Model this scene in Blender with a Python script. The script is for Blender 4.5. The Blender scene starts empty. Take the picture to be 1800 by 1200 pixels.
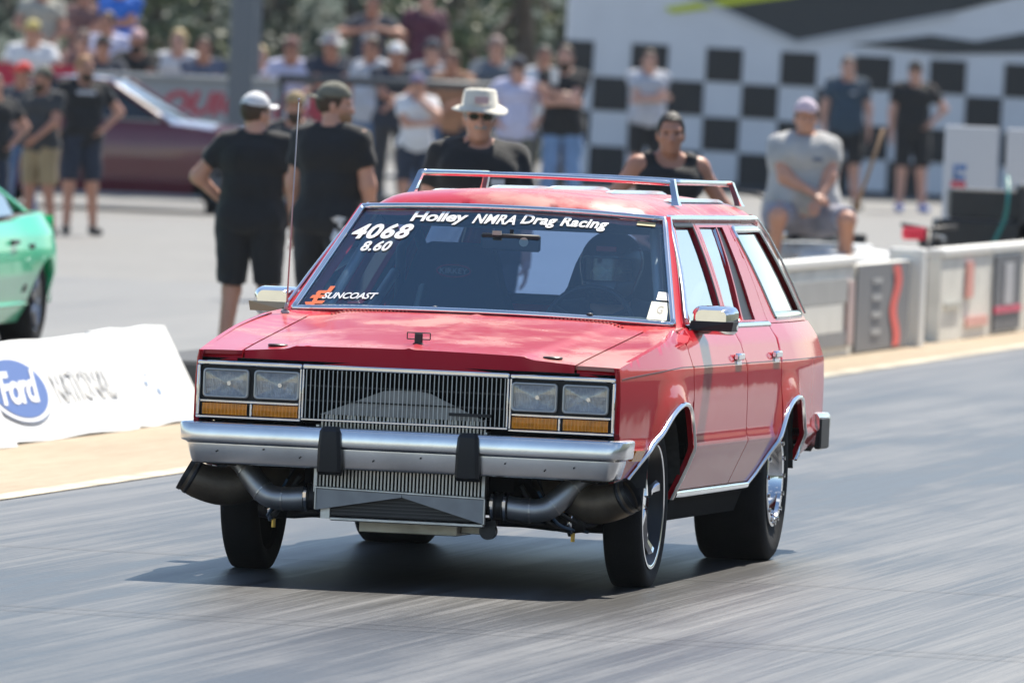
import bpy, bmesh, math, random
import numpy as np
from mathutils import Vector, Matrix
from mathutils.geometry import delaunay_2d_cdt
random.seed(7); np.random.seed(7)
SC = bpy.context.scene
COL = SC.collection
rad = math.radians

# ------------------------------------------------------------------ camera
FPX, CAMD, CAMH = 20000.0, 43.3036, 2.12206          # focal length in px of an 1800 px frame, distance, height
YAW, PAN, TILT, ROLL, NOSE = rad(-10.7776), rad(-.30694), rad(-1.60283), rad(2.33316), rad(.59157)
def rot(ax, a): return Matrix.Rotation(a, 3, ax)
CM = rot('Y', ROLL) @ rot('X', -TILT) @ rot('Z', -PAN)   # world offset -> camera (right, forward, up)
CAM = Vector((0, -CAMD, CAMH))
cd = bpy.data.cameras.new('camera'); cam = bpy.data.objects.new('camera', cd); COL.objects.link(cam)
r_, f_, u_ = (CM.transposed() @ Vector(v) for v in ((1,0,0),(0,1,0),(0,0,1)))
cam.matrix_world = Matrix(((r_.x,u_.x,-f_.x,CAM.x),(r_.y,u_.y,-f_.y,CAM.y),(r_.z,u_.z,-f_.z,CAM.z),(0,0,0,1)))
cd.lens = FPX*36/1800; cd.sensor_width = 36; cd.sensor_fit = 'HORIZONTAL'; cd.clip_start = 1; cd.clip_end = 3000
cd.dof.use_dof = True; cd.dof.focus_distance = 43.1; cd.dof.aperture_fstop = 6.6; cd.dof.aperture_blades = 9
SC.camera = cam
def ray(u, v): return CM.transposed() @ Vector(((u-900)/FPX, 1, (600-v)/FPX))
def ground(u, v, z=0):                      # a pixel of something that touches the ground -> its point
    r = ray(u, v); return CAM + r*((z-CAMH)/r.z)
def at(u, v, dist):                         # a pixel and a distance along the view -> point
    r = ray(u, v); return CAM + r*(dist/r.y)

# ------------------------------------------------------------------ sky and sun
SUN_AZ = Vector((.39, .92, 0)).normalized(); SUN_EL = rad(55)
w = bpy.data.worlds.new('World'); SC.world = w; w.use_nodes = True
nt = w.node_tree; nt.nodes.clear()
wo = nt.nodes.new('ShaderNodeOutputWorld'); bg = nt.nodes.new('ShaderNodeBackground')
sky = nt.nodes.new('ShaderNodeTexSky'); sky.sky_type = 'NISHITA'; sky.sun_disc = False
sky.sun_elevation = SUN_EL; sky.sun_rotation = math.atan2(SUN_AZ.x, SUN_AZ.y)
sky.air_density = 1.0; sky.dust_density = .25; sky.ozone_density = 1.6
tc = nt.nodes.new('ShaderNodeTexCoord'); mp = nt.nodes.new('ShaderNodeMapping'); mp.inputs['Scale'].default_value = (1, 1, 2.6); mp.inputs['Location'].default_value = (4.3, 1.7, .6)
nz = nt.nodes.new('ShaderNodeTexNoise'); nz.inputs['Scale'].default_value = 2.6; nz.inputs['Detail'].default_value = 7; nz.inputs['Roughness'].default_value = .58
rp = nt.nodes.new('ShaderNodeValToRGB'); rp.color_ramp.elements[0].position = .57; rp.color_ramp.elements[1].position = .72
mx = nt.nodes.new('ShaderNodeMixRGB'); mx.inputs['Color2'].default_value = (8.5, 8.7, 9.0, 1)
nt.links.new(tc.outputs['Generated'], mp.inputs['Vector']); nt.links.new(mp.outputs[0], nz.inputs['Vector'])
nt.links.new(nz.outputs['Fac'], rp.inputs['Fac']); nt.links.new(rp.outputs['Color'], mx.inputs['Fac'])
nt.links.new(sky.outputs[0], mx.inputs['Color1']); nt.links.new(mx.outputs[0], bg.inputs['Color'])
bg.inputs['Strength'].default_value = .095
nt.links.new(bg.outputs[0], wo.inputs['Surface'])
sd = bpy.data.lights.new('sun', 'SUN'); sun = bpy.data.objects.new('sun', sd); COL.objects.link(sun)
sd.energy = 5.0; sd.angle = rad(.53); sd.color = (1, .93, .81)
to_sun = Vector((SUN_AZ.x*math.cos(SUN_EL), SUN_AZ.y*math.cos(SUN_EL), math.sin(SUN_EL)))
sun.rotation_euler = to_sun.to_track_quat('Z', 'Y').to_euler(); sun.location = (30, 60, 90)
SC.view_settings.view_transform = 'Standard'; SC.view_settings.look = 'None'; SC.view_settings.exposure = .78; SC.view_settings.gamma = 1
SC.cycles.use_denoising = True; SC.cycles.max_bounces = 7; SC.cycles.diffuse_bounces = 3; SC.cycles.glossy_bounces = 4; SC.cycles.volume_bounces = 0; SC.cycles.transparent_max_bounces = 16
SC.cycles.caustics_reflective = False; SC.cycles.caustics_refractive = False; SC.cycles.sample_clamp_indirect = 6

# ------------------------------------------------------------------ materials
MATS = {}
def mat(name, color=(.5,.5,.5), rough=.5, metal=0, coat=0, spec=.5, vary=0, vscale=6, bump=0, bscale=60, emit=None, sheen=0, alpha=None):
    if name in MATS: return MATS[name]
    m = bpy.data.materials.new(name); m.use_nodes = True; MATS[name] = m
    t = m.node_tree; b = t.nodes['Principled BSDF']
    b.inputs['Base Color'].default_value = (*color, 1); b.inputs['Roughness'].default_value = rough
    b.inputs['Metallic'].default_value = metal; b.inputs['Coat Weight'].default_value = coat; b.inputs['Coat Roughness'].default_value = .04
    b.inputs['Specular IOR Level'].default_value = spec
    if sheen: b.inputs['Sheen Weight'].default_value = sheen
    if vary or bump:
        tc = t.nodes.new('ShaderNodeTexCoord')
    if vary:
        n = t.nodes.new('ShaderNodeTexNoise'); n.inputs['Scale'].default_value = vscale; n.inputs['Detail'].default_value = 5
        t.links.new(tc.outputs['Object'], n.inputs['Vector'])
        mr = t.nodes.new('ShaderNodeMapRange'); mr.inputs[1].default_value = .3; mr.inputs[2].default_value = .7
        mr.inputs[3].default_value = 1-vary; mr.inputs[4].default_value = 1+vary
        t.links.new(n.outputs['Fac'], mr.inputs[0])
        h = t.nodes.new('ShaderNodeHueSaturation'); h.inputs['Color'].default_value = (*color, 1)
        t.links.new(mr.outputs[0], h.inputs['Value']); t.links.new(h.outputs[0], b.inputs['Base Color'])
    if bump:
        n2 = t.nodes.new('ShaderNodeTexNoise'); n2.inputs['Scale'].default_value = bscale; n2.inputs['Detail'].default_value = 4
        t.links.new(tc.outputs['Object'], n2.inputs['Vector'])
        bp = t.nodes.new('ShaderNodeBump'); bp.inputs['Strength'].default_value = bump; bp.inputs['Distance'].default_value = .02
        t.links.new(n2.outputs['Fac'], bp.inputs['Height']); t.links.new(bp.outputs[0], b.inputs['Normal'])
    if emit:
        b.inputs['Emission Color'].default_value = (*emit[:3], 1); b.inputs['Emission Strength'].default_value = emit[3]
    return m
def glass_mat(name, tint, refl_rough=0.0, boost=1.0, rcol=(1,1,1)):     # thin pane: tinted see-through plus Fresnel mirror
    m = bpy.data.materials.new(name); m.use_nodes = True; MATS[name] = m
    t = m.node_tree; t.nodes.clear(); o = t.nodes.new('ShaderNodeOutputMaterial')
    tr = t.nodes.new('ShaderNodeBsdfTransparent'); tr.inputs[0].default_value = (*tint, 1)
    gl = t.nodes.new('ShaderNodeBsdfGlossy'); gl.inputs['Roughness'].default_value = refl_rough; gl.inputs['Color'].default_value = (*rcol, 1)
    lw = t.nodes.new('ShaderNodeLayerWeight'); lw.inputs[0].default_value = .5          # Schlick, the same from both sides
    fr = t.nodes.new('ShaderNodeMath'); fr.operation = 'POWER'; fr.inputs[1].default_value = 5; t.links.new(lw.outputs['Facing'], fr.inputs[0])
    mu = t.nodes.new('ShaderNodeMath'); mu.operation = 'MULTIPLY_ADD'; mu.inputs[1].default_value = .96*boost; mu.inputs[2].default_value = .075*boost; mu.use_clamp = True
    mx = t.nodes.new('ShaderNodeMixShader')
    t.links.new(fr.outputs[0], mu.inputs[0]); t.links.new(mu.outputs[0], mx.inputs[0]); t.links.new(tr.outputs[0], mx.inputs[1]); t.links.new(gl.outputs[0], mx.inputs[2])
    t.links.new(mx.outputs[0], o.inputs[0]); return m

# ------------------------------------------------------------------ mesh helpers
def mesh_obj(name, verts, faces, m=None, parent=None, smooth=True, fmats=None):
    me = bpy.data.meshes.new(name)
    me.from_pydata([tuple(v) for v in verts], [], [tuple(f) for f in faces])
    ms = m if isinstance(m, (list, tuple)) else ([m] if m else [])
    for k in ms: me.materials.append(k)
    if fmats is not None: me.polygons.foreach_set('material_index', list(fmats))
    if smooth: me.polygons.foreach_set('use_smooth', [True]*len(me.polygons))
    me.update()
    o = bpy.data.objects.new(name, me); COL.objects.link(o)
    if parent: o.parent = parent
    return o
def empty(name, loc=(0,0,0), rz=0, parent=None):
    o = bpy.data.objects.new(name, None); COL.objects.link(o); o.empty_display_size = .2
    o.location = loc; o.rotation_euler = (0,0,rz)
    if parent: o.parent = parent
    return o
def tag(o, label=None, cat=None, group=None, kind=None):
    if label: o['label'] = label
    if cat: o['category'] = cat
    if group: o['group'] = group
    if kind: o['kind'] = kind
    return o
class MB:                                    # collects shapes, then becomes one mesh object
    def __init__(s): s.v = []; s.f = []; s.m = []; s.mi = 0
    def add(s, v, f):
        b = len(s.v); s.v += [tuple(x) for x in v]; s.f += [tuple(i+b for i in g) for g in f]; s.m += [s.mi]*len(f); return s
    def box(s, c, d, rz=0, M=None, bev=0):
        hx, hy, hz = d[0]/2, d[1]/2, d[2]/2
        if bev <= 0:
            P = [Vector((x,y,z)) for x in (-hx,hx) for y in (-hy,hy) for z in (-hz,hz)]
            F = [(0,1,3,2),(4,6,7,5),(0,4,5,1),(2,3,7,6),(0,2,6,4),(1,5,7,3)]
        else:
            e = min(bev, hx*.49, hy*.49, hz*.49); P = []; idx = {}
            for sx in (-1,1):
                for sy in (-1,1):
                    for sz in (-1,1):
                        for k in range(3):
                            p = [sx*(hx-e), sy*(hy-e), sz*(hz-e)]; p[k] = (sx*hx, sy*hy, sz*hz)[k]
                            idx[(sx,sy,sz,k)] = len(P); P.append(Vector(p))
            F = []
            for k in range(3):
                a, b = (k+1)%3, (k+2)%3
                for sg in (-1,1):
                    q = []
                    for (p_, q_) in ((-1,-1),(1,-1),(1,1),(-1,1)):
                        s3 = [0,0,0]; s3[k] = sg; s3[a] = p_; s3[b] = q_; q.append(idx[(*s3, k)])
                    F.append(q if sg > 0 else q[::-1])
                for p_ in (-1,1):          # bevel strips along axis k
                    for q_ in (-1,1):
                        lo = [0,0,0]; hi = [0,0,0]; lo[k] = -1; hi[k] = 1
                        for t3 in (lo, hi): t3[a] = p_; t3[b] = q_
                        g = [idx[(*lo,a)], idx[(*hi,a)], idx[(*hi,b)], idx[(*lo,b)]]
                        F.append(g if p_*q_ < 0 else g[::-1])
            for sx in (-1,1):
                for sy in (-1,1):
                    for sz in (-1,1):
                        g = [idx[(sx,sy,sz,k)] for k in range(3)]; F.append(g if sx*sy*sz > 0 else g[::-1])
        T = Matrix.Translation(Vector(c)) @ Matrix.Rotation(rz, 4, 'Z')
        if M is not None: T = Matrix.Translation(Vector(c)) @ M.to_4x4()
        return s.add([T @ p for p in P], F)
    def tube(s, pts, r, n=10, caps=True, up=None):
        pts = [Vector(p) for p in pts]; rs = r if isinstance(r, (list, tuple)) else [r]*len(pts)
        V = []; F = []; prev = None
        for i, p in enumerate(pts):
            t = (pts[min(i+1,len(pts)-1)]-pts[max(i-1,0)]).normalized()
            if prev is None:
                a = Vector(up) if up else (Vector((0,0,1)) if abs(t.z) < .9 else Vector((1,0,0)))
                prev = (a - t*a.dot(t)).normalized()
            else:
                prev = (prev - t*prev.dot(t)).normalized()
            b = t.cross(prev)
            for k in range(n):
                an = 2*math.pi*k/n; V.append(p + (prev*math.cos(an)+b*math.sin(an))*rs[i])
        for i in range(len(pts)-1):
            for k in range(n):
                F.append((i*n+k, i*n+(k+1)%n, (i+1)*n+(k+1)%n, (i+1)*n+k))
        if caps: F += [tuple(range(n-1,-1,-1)), tuple((len(pts)-1)*n+k for k in range(n))]
        return s.add(V, F)
    def lathe(s, prof, c=(0,0,0), axis='X', n=48, closed=False, a0=0, a1=2*math.pi):   # prof: (along axis, radius)
        V = []; F = []; full = abs(a1-a0-2*math.pi) < 1e-6; m = n if full else n+1
        for k in range(m):
            a = a0+(a1-a0)*k/n
            for (x, r) in prof:
                p = (x, r*math.cos(a), r*math.sin(a)) if axis == 'X' else ((r*math.cos(a), r*math.sin(a), x) if axis == 'Z' else (r*math.sin(a), x, r*math.cos(a)))
                V.append(Vector(c)+Vector(p))
        L = len(prof)
        for k in range(n):
            k2 = (k+1) % m
            for j in range(L if closed else L-1):
                j2 = (j+1) % L; F.append((k*L+j, k2*L+j, k2*L+j2, k*L+j2))
        return s.add(V, F)
    def prism(s, poly, fn0, fn1):             # polygon pushed between two mappings of (a,b) -> point
        n = len(poly); V = [fn0(*p) for p in poly]+[fn1(*p) for p in poly]
        return s.add(V, [tuple(range(n-1,-1,-1)), tuple(range(n,2*n))]+[(i,(i+1)%n,n+(i+1)%n,n+i) for i in range(n)])
    def build(s, name, m=None, parent=None, smooth=False, auto=None):
        o = mesh_obj(name, s.v, s.f, m, parent, smooth, s.m if isinstance(m,(list,tuple)) else None)
        if auto:
            o.data.polygons.foreach_set('use_smooth', [True]*len(o.data.polygons)); sharpen(o.data, auto)
        return o
def sharpen(me, deg):
    bm = bmesh.new(); bm.from_mesh(me); bmesh.ops.recalc_face_normals(bm, faces=bm.faces)
    c = rad(deg)
    for e in bm.edges:
        if len(e.link_faces) == 2: e.smooth = e.calc_face_angle(0) < c
        else: e.smooth = False
    bm.to_mesh(me); bm.free()
def catmull(P, n=6, closed=False):
    P = [np.array(p, float) for p in P]; out = []
    N = len(P)
    for i in range(N if closed else N-1):
        if closed: a,b,c,d = P[i-1],P[i],P[(i+1)%N],P[(i+2)%N]
        else: a,b,c,d = P[max(i-1,0)],P[i],P[i+1],P[min(i+2,N-1)]
        for k in range(n):
            t = k/n; out.append(tuple(.5*((2*b)+(c-a)*t+(2*a-5*b+4*c-d)*t*t+(3*b-a-3*c+d)*t**3)))
    if not closed: out.append(tuple(P[-1]))
    return out
def resample(P, s, closed=True):
    out = []; N = len(P)
    for i in range(N if closed else N-1):
        a = np.array(P[i], float); b = np.array(P[(i+1)%N], float); k = max(1, int(math.ceil(np.linalg.norm(b-a)/s)))
        for j in range(k): out.append(tuple(a+(b-a)*j/k))
    if not closed: out.append(tuple(P[-1]))
    return out
def inside(p, P):
    x, y = p; c = False; j = len(P)-1
    for i in range(len(P)):
        if (P[i][1] > y) != (P[j][1] > y) and x < (P[j][0]-P[i][0])*(y-P[i][1])/(P[j][1]-P[i][1])+P[i][0]: c = not c
        j = i
    return c
def vinside(C_, P):
    A = np.array(P); B = np.roll(A, 1, 0); x = C_[:,0][:,None]; y = C_[:,1][:,None]
    with np.errstate(divide='ignore', invalid='ignore'):
        c = ((A[:,1] > y) != (B[:,1] > y)) & (x < (B[:,0]-A[:,0])*(y-A[:,1])/(B[:,1]-A[:,1])+A[:,0])
    return c.sum(1) % 2 == 1
def vdist(C_, P):
    A = np.array(P); d = np.roll(A, -1, 0)-A; q = C_[:,None,:]-A
    t = np.clip((q*d).sum(2)/np.maximum((d*d).sum(1),1e-12), 0, 1)
    return np.sqrt(((q-d*t[:,:,None])**2).sum(2)).min(1)
def segdist(p, P):
    A = np.array(P); B = np.roll(A, -1, 0); p = np.array(p); d = B-A
    t = np.clip(((p-A)*d).sum(1)/np.maximum((d*d).sum(1),1e-12), 0, 1)
    return np.sqrt(((A+d*t[:,None]-p)**2).sum(1)).min()
def sheet2d(poly, s, holes=(), rows=(), sx=None):
    """triangulated 2-D sheet of an outline: returns points, triangles, boundary loops. rows: y levels that get their own points"""
    sx = sx or s
    loops = [resample(poly, s)]+[resample(h, s) for h in holes]
    pts = []; edges = []; L = []
    for lp in loops:
        b = len(pts); pts += lp; n = len(lp); edges += [(b+i, b+(i+1)%n) for i in range(n)]; L.append(list(range(b, b+n)))
    A = np.array(poly); x0, y0 = A.min(0); x1, y1 = A.max(0)
    ys = list(np.arange(y0+s*.5, y1, s)); ys = [y for y in ys if all(abs(y-r) > s*.45 for r in rows)]+[r for r in rows if y0 < r < y1]
    cand = [(x, y) for j, y in enumerate(ys) for x in np.arange(x0+sx*(.5 if j%2 else .25), x1, sx)]
    if cand:
        C_ = np.array(cand); ok = vinside(C_, loops[0])
        for h in loops[1:]: ok &= ~vinside(C_, h)
        for l in loops: ok &= vdist(C_, l) > s*.42
        pts += [tuple(p) for p in C_[ok]]
    v, e, f, ov, oe, of = delaunay_2d_cdt([Vector(p) for p in pts], edges, [], 0, 1e-6)
    VA = np.array([tuple(p) for p in v]); FA = np.array([tuple(t) for t in f]); cen = VA[FA].mean(1); ok = vinside(cen, loops[0])
    for h in loops[1:]: ok &= ~vinside(cen, h)
    f = [tuple(int(i) for i in t) for t in FA[ok]]
    inv = {}
    for k, o in enumerate(ov):
        for q in o: inv[q] = k
    return [tuple(p) for p in v], [tuple(t) for t in f], [[inv[i] for i in l] for l in L]
def panel(name, poly, fn, m, parent, s=.03, holes=(), rows=(), depth=.012, sx=None, flip=False, fin=None, uvm=None):
    """sheet metal: outline in 2-D, fn(a,b,offset) -> point; the edge is folded inwards by depth"""
    v, f, L = sheet2d(poly, s, holes, rows, sx)
    V = [Vector(fn(a, b, 0)) for a, b in v]; F = list(f)
    for l in L:
        n = len(l); b = len(V)
        V += [V[i] for i in l]+[Vector(fn(v[i][0], v[i][1], -depth)) for i in l]
        F += [(b+i, b+(i+1)%n, b+n+(i+1)%n, b+n+i) for i in range(n)]
    if flip: F = [t[::-1] for t in F]
    return mesh_obj(name, V, F, m, parent, True)
def strip(name, path, w, fn, m, parent, h=.006, n=None):
    """trim moulding of half-round section along a path given in 2-D, laid on fn"""
    P = path; V = []; F = []; prof = [(-1,0),(-.8,.7),(-.3,1),(.3,1),(.8,.7),(1,0)]
    for i, p in enumerate(P):
        a = np.array(P[max(i-1,0)]); b = np.array(P[min(i+1,len(P)-1)]); t = (b-a)/max(np.linalg.norm(b-a),1e-9); nn = np.array((-t[1], t[0]))
        for (q, hh) in prof:
            c = np.array(p)+nn*q*w/2; V.append(fn(c[0], c[1], hh*h))
    k = len(prof)
    for i in range(len(P)-1):
        for j in range(k-1): F.append((i*k+j, i*k+j+1, (i+1)*k+j+1, (i+1)*k+j))
    return mesh_obj(name, V, F, m, parent, True)
def text2d(s, shear=0, bold=0, spacing=1.0):
    c = bpy.data.curves.new('lettering', 'FONT'); c.body = s; c.shear = shear; c.offset = bold; c.space_character = spacing; c.resolution_u = 3; c.fill_mode = 'FRONT'
    o = bpy.data.objects.new('lettering', c); COL.objects.link(o); bpy.context.view_layer.update()
    me = bpy.data.meshes.new_from_object(o.evaluated_get(bpy.context.evaluated_depsgraph_get()))
    V = np.array([v.co[:2] for v in me.vertices]); F = [tuple(p.vertices) for p in me.polygons]
    bpy.data.objects.remove(o); bpy.data.curves.remove(c); bpy.data.meshes.remove(me)
    V -= V.min(0); return V, F
def lettering(name, s, fn, m, parent, width, height, shear=0, bold=.01, spacing=1.0):
    """flat print: fn(a,b) with a in 0..width, b in 0..height -> point"""
    V, F = text2d(s, shear, bold, spacing); mx = V.max(0)
    return mesh_obj(name, [fn(a/mx[0]*width, b/mx[1]*height) for a, b in V], F, m, parent, False)
# ================================================================== the station wagon (car frame: x image right, y towards the tail, z up)
def paint_mat(name, base, fade, hood=False):
    m = bpy.data.materials.new(name); m.use_nodes = True; MATS[name] = m; t = m.node_tree; b = t.nodes['Principled BSDF']
    b.inputs['Metallic'].default_value = .0; b.inputs['Coat Weight'].default_value = .8; b.inputs['Coat IOR'].default_value = 1.42; b.inputs['Coat Roughness'].default_value = .06; b.inputs['Roughness'].default_value = .5; b.inputs['Specular IOR Level'].default_value = .05
    tc = t.nodes.new('ShaderNodeTexCoord')
    n = t.nodes.new('ShaderNodeTexNoise'); n.inputs['Scale'].default_value = 2.2; n.inputs['Detail'].default_value = 8; n.inputs['Roughness'].default_value = .62
    mpg = t.nodes.new('ShaderNodeMapping'); mpg.inputs['Location'].default_value = (3.1, .4, 0)
    t.links.new(tc.outputs['Object'], mpg.inputs[0]); t.links.new(mpg.outputs[0], n.inputs['Vector'])
    r = t.nodes.new('ShaderNodeValToRGB'); r.color_ramp.elements[0].position = .46 if hood else .6; r.color_ramp.elements[1].position = .62 if hood else .8
    t.links.new(n.outputs['Fac'], r.inputs[0])
    mxc = t.nodes.new('ShaderNodeMixRGB'); mxc.inputs[1].default_value = (*base, 1); mxc.inputs[2].default_value = (*fade, 1)
    mu = t.nodes.new('ShaderNodeMath'); mu.operation = 'MULTIPLY'; mu.inputs[1].default_value = .85 if hood else .18
    t.links.new(r.outputs[0], mu.inputs[0]); t.links.new(mu.outputs[0], mxc.inputs[0]); t.links.new(mxc.outputs[0], b.inputs['Base Color'])
    if hood:
        mr = t.nodes.new('ShaderNodeMapRange'); mr.inputs[3].default_value = .16; mr.inputs[4].default_value = .34
        t.links.new(r.outputs[0], mr.inputs[0]); t.links.new(mr.outputs[0], b.inputs['Coat Roughness'])
    n2 = t.nodes.new('ShaderNodeTexNoise'); n2.inputs['Scale'].default_value = 5; n2.inputs['Detail'].default_value = 2; t.links.new(tc.outputs['Object'], n2.inputs['Vector'])
    bp = t.nodes.new('ShaderNodeBump'); bp.inputs['Strength'].default_value = .07; bp.inputs['Distance'].default_value = .012
    t.links.new(n2.outputs['Fac'], bp.inputs['Height']); t.links.new(bp.outputs[0], b.inputs['Normal']); t.links.new(bp.outputs[0], b.inputs['Coat Normal'])
    return m
RED = paint_mat('red car paint', (.56,.006,.017), (.54,.02,.035))
HOODRED = paint_mat('sun faded red paint', (.50,.022,.042), (.56,.25,.20), True)
CHROME = mat('chrome', (.86,.87,.88), .07, 1, vary=.06, vscale=9)
ALU = mat('polished aluminium bumper', (.88,.885,.89), .22, 1, vary=.10, vscale=7, bump=.03, bscale=9)
RAWALU = mat('raw aluminium', (.56,.56,.55), .38, 1, vary=.14, vscale=14, bump=.06, bscale=80)
DIRTYALU = mat('stained aluminium', (.60,.56,.48), .48, .8, vary=.25, vscale=9, bump=.1, bscale=30)
RUBBER = mat('tyre rubber', (.010,.010,.011), .8, spec=.3, vary=.25, vscale=10, bump=.15, bscale=90)
BLACK = mat('black rubber', (.014,.014,.016), .5, vary=.2, vscale=12)
BLACKMET = mat('satin black metal', (.03,.03,.033), .4, .3, vary=.2)
DARK = mat('dark underside', (.008,.008,.009), .9, spec=.1)
AMBER = mat('amber lens', (1.0,.35,.008), .2, 0, .35, vary=.22, vscale=25, bump=.15, bscale=45)
DUCT = mat('heat stained steel duct', (.17,.135,.10), .5, .6, vary=.3, vscale=9, bump=.1)
PIPE = mat('bead blasted steel pipe', (.42,.43,.45), .42, .9, vary=.12, vscale=12)
WHITEP = mat('white vinyl', (.86,.86,.86), .5)
GOLD = mat('brass fitting', (.65,.45,.12), .3, 1)
SEATM = mat('black seat cloth', (.026,.028,.033), .85, bump=.2, bscale=200)
CAGE = mat('grey roll cage paint', (.45,.47,.48), .35, .2)
INTER = mat('dark interior trim', (.03,.031,.034), .7)
GLASSW = glass_mat('windshield glass', (.66,.80,.88), 0, 1.9, (.60,.86,1.0))
GLASSS = glass_mat('side window glass', (.30,.34,.36), 0, 1.5)
GLASSR = glass_mat('rear window glass', (.44,.56,.88))
SILVERLENS = mat('headlamp reflector', (1,1,1), .18, .65, vary=.25, vscale=38, bump=.9, bscale=22)
_t = SILVERLENS.node_tree; _w = _t.nodes.new('ShaderNodeTexWave'); _w.inputs['Scale'].default_value = 55; _w.inputs['Distortion'].default_value = 1.5; _w.bands_direction = 'X'
_c = [n for n in _t.nodes if n.bl_idname == 'ShaderNodeTexCoord'][0]; _b = [n for n in _t.nodes if n.bl_idname == 'ShaderNodeBump'][0]; _b2 = _t.nodes.new('ShaderNodeBump'); _b2.inputs['Strength'].default_value = .8; _b2.inputs['Distance'].default_value = .006
_t.links.new(_c.outputs['Object'], _w.inputs['Vector']); _t.links.new(_w.outputs['Fac'], _b2.inputs['Height']); _t.links.new(_b.outputs[0], _b2.inputs['Normal']); _t.links.new(_b2.outputs[0], _t.nodes['Principled BSDF'].inputs['Normal'])
GLASSH = glass_mat('headlamp glass', (.93,.94,.95), .02, 1.3)

_PZ = [.20,.26,.33,.49,.510,.537,.70,.80,.815,.90,.945,.965,1.0,1.10,1.20,1.30,1.36,1.40]
_PX = [.765,.788,.812,.882,.890,.880,.879,.874,.869,.838,.803,.788,.772,.732,.688,.638,.605,.575]
ARCH_F = catmull([(-.60,.375),(-.50,.455),(-.40,.515),(-.29,.565),(-.14,.632),(0,.668),(.11,.672),(.22,.65),(.31,.60),(.352,.53),(.370,.45),(.378,.37),(.385,.30)], 4)
ARCH_R = catmull([(2.12,.318),(2.22,.365),(2.315,.44),(2.425,.535),(2.54,.612),(2.68,.652),(2.84,.660),(2.98,.635),(3.08,.58),(3.125,.51),(3.13,.45),(3.11,.40)], 4)
def W(y, z):
    x = float(np.interp(z, _PZ, _PX))
    t = min(max((.2-y)/1.06, 0), 1.2); x -= .07*t**1.4
    t = min(max((y-2.9)/1.0, 0), 1.2); x -= .05*t**1.5
    for cy, cz, r in ((.0,.29,.385), (2.72,.27,.395)):            # flared lips over the wheels
        d = math.hypot(y-cy, (z-cz))-r; wq = math.exp(-(max(abs(d)-.02,0)/.07)**2)*(z < .80)
        x += wq*(float(np.interp(z, [.2,.3,.5,.7,.8], [.768,.803,.876,.883,.876]))-float(np.interp(z, _PZ, _PX)))
        if z > .3: x += .020*math.exp(-(max(d,0)/.055)**2)*(1 if z > .5 else max(0,(z-.3)/.2))
    return x
def side(s, extra=0):
    return lambda y, z, o=0: (s*(W(y, z)+extra+o), y, z)
def ztop(y): return .814+.131*min(max((y+.85)/1.2, 0), 1)**.95 if y < .35 else .945+.015*min((y-.35)/.3, 1)
def zc(y): return .926+.086*y-.003*max(0,(-.55-y)/.3)**2
def yF(x): return -.862+.035*(abs(x)/.8)**2.2
def Hood(x, y):
    a = abs(x); t = min(max((y+.86)/1.46, 0), 1); xr = .425+.10*t; xe = .632+.03*t
    z = zc(y)-.006*(a/.4)**2+.005*math.exp(-(a/.012)**2)
    if a > xr: q_ = min(1,(a-xr)/.05); z -= .009*q_*q_*(3-2*q_)+.04*(a-xr)
    if a > xe:
        zE = zc(y)-.006*(xe/.4)**2-.009-.04*(xe-xr); zt = ztop(y); xo = W(y, zt); q = min(max((a-xe)/max(xo-xe,.01), 0), 1.05)
        z = zE+(zt-zE)*q**2.0
    return z
def hoodfn(x, y, o=0): return (x, y, Hood(x, y)+o)

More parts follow.
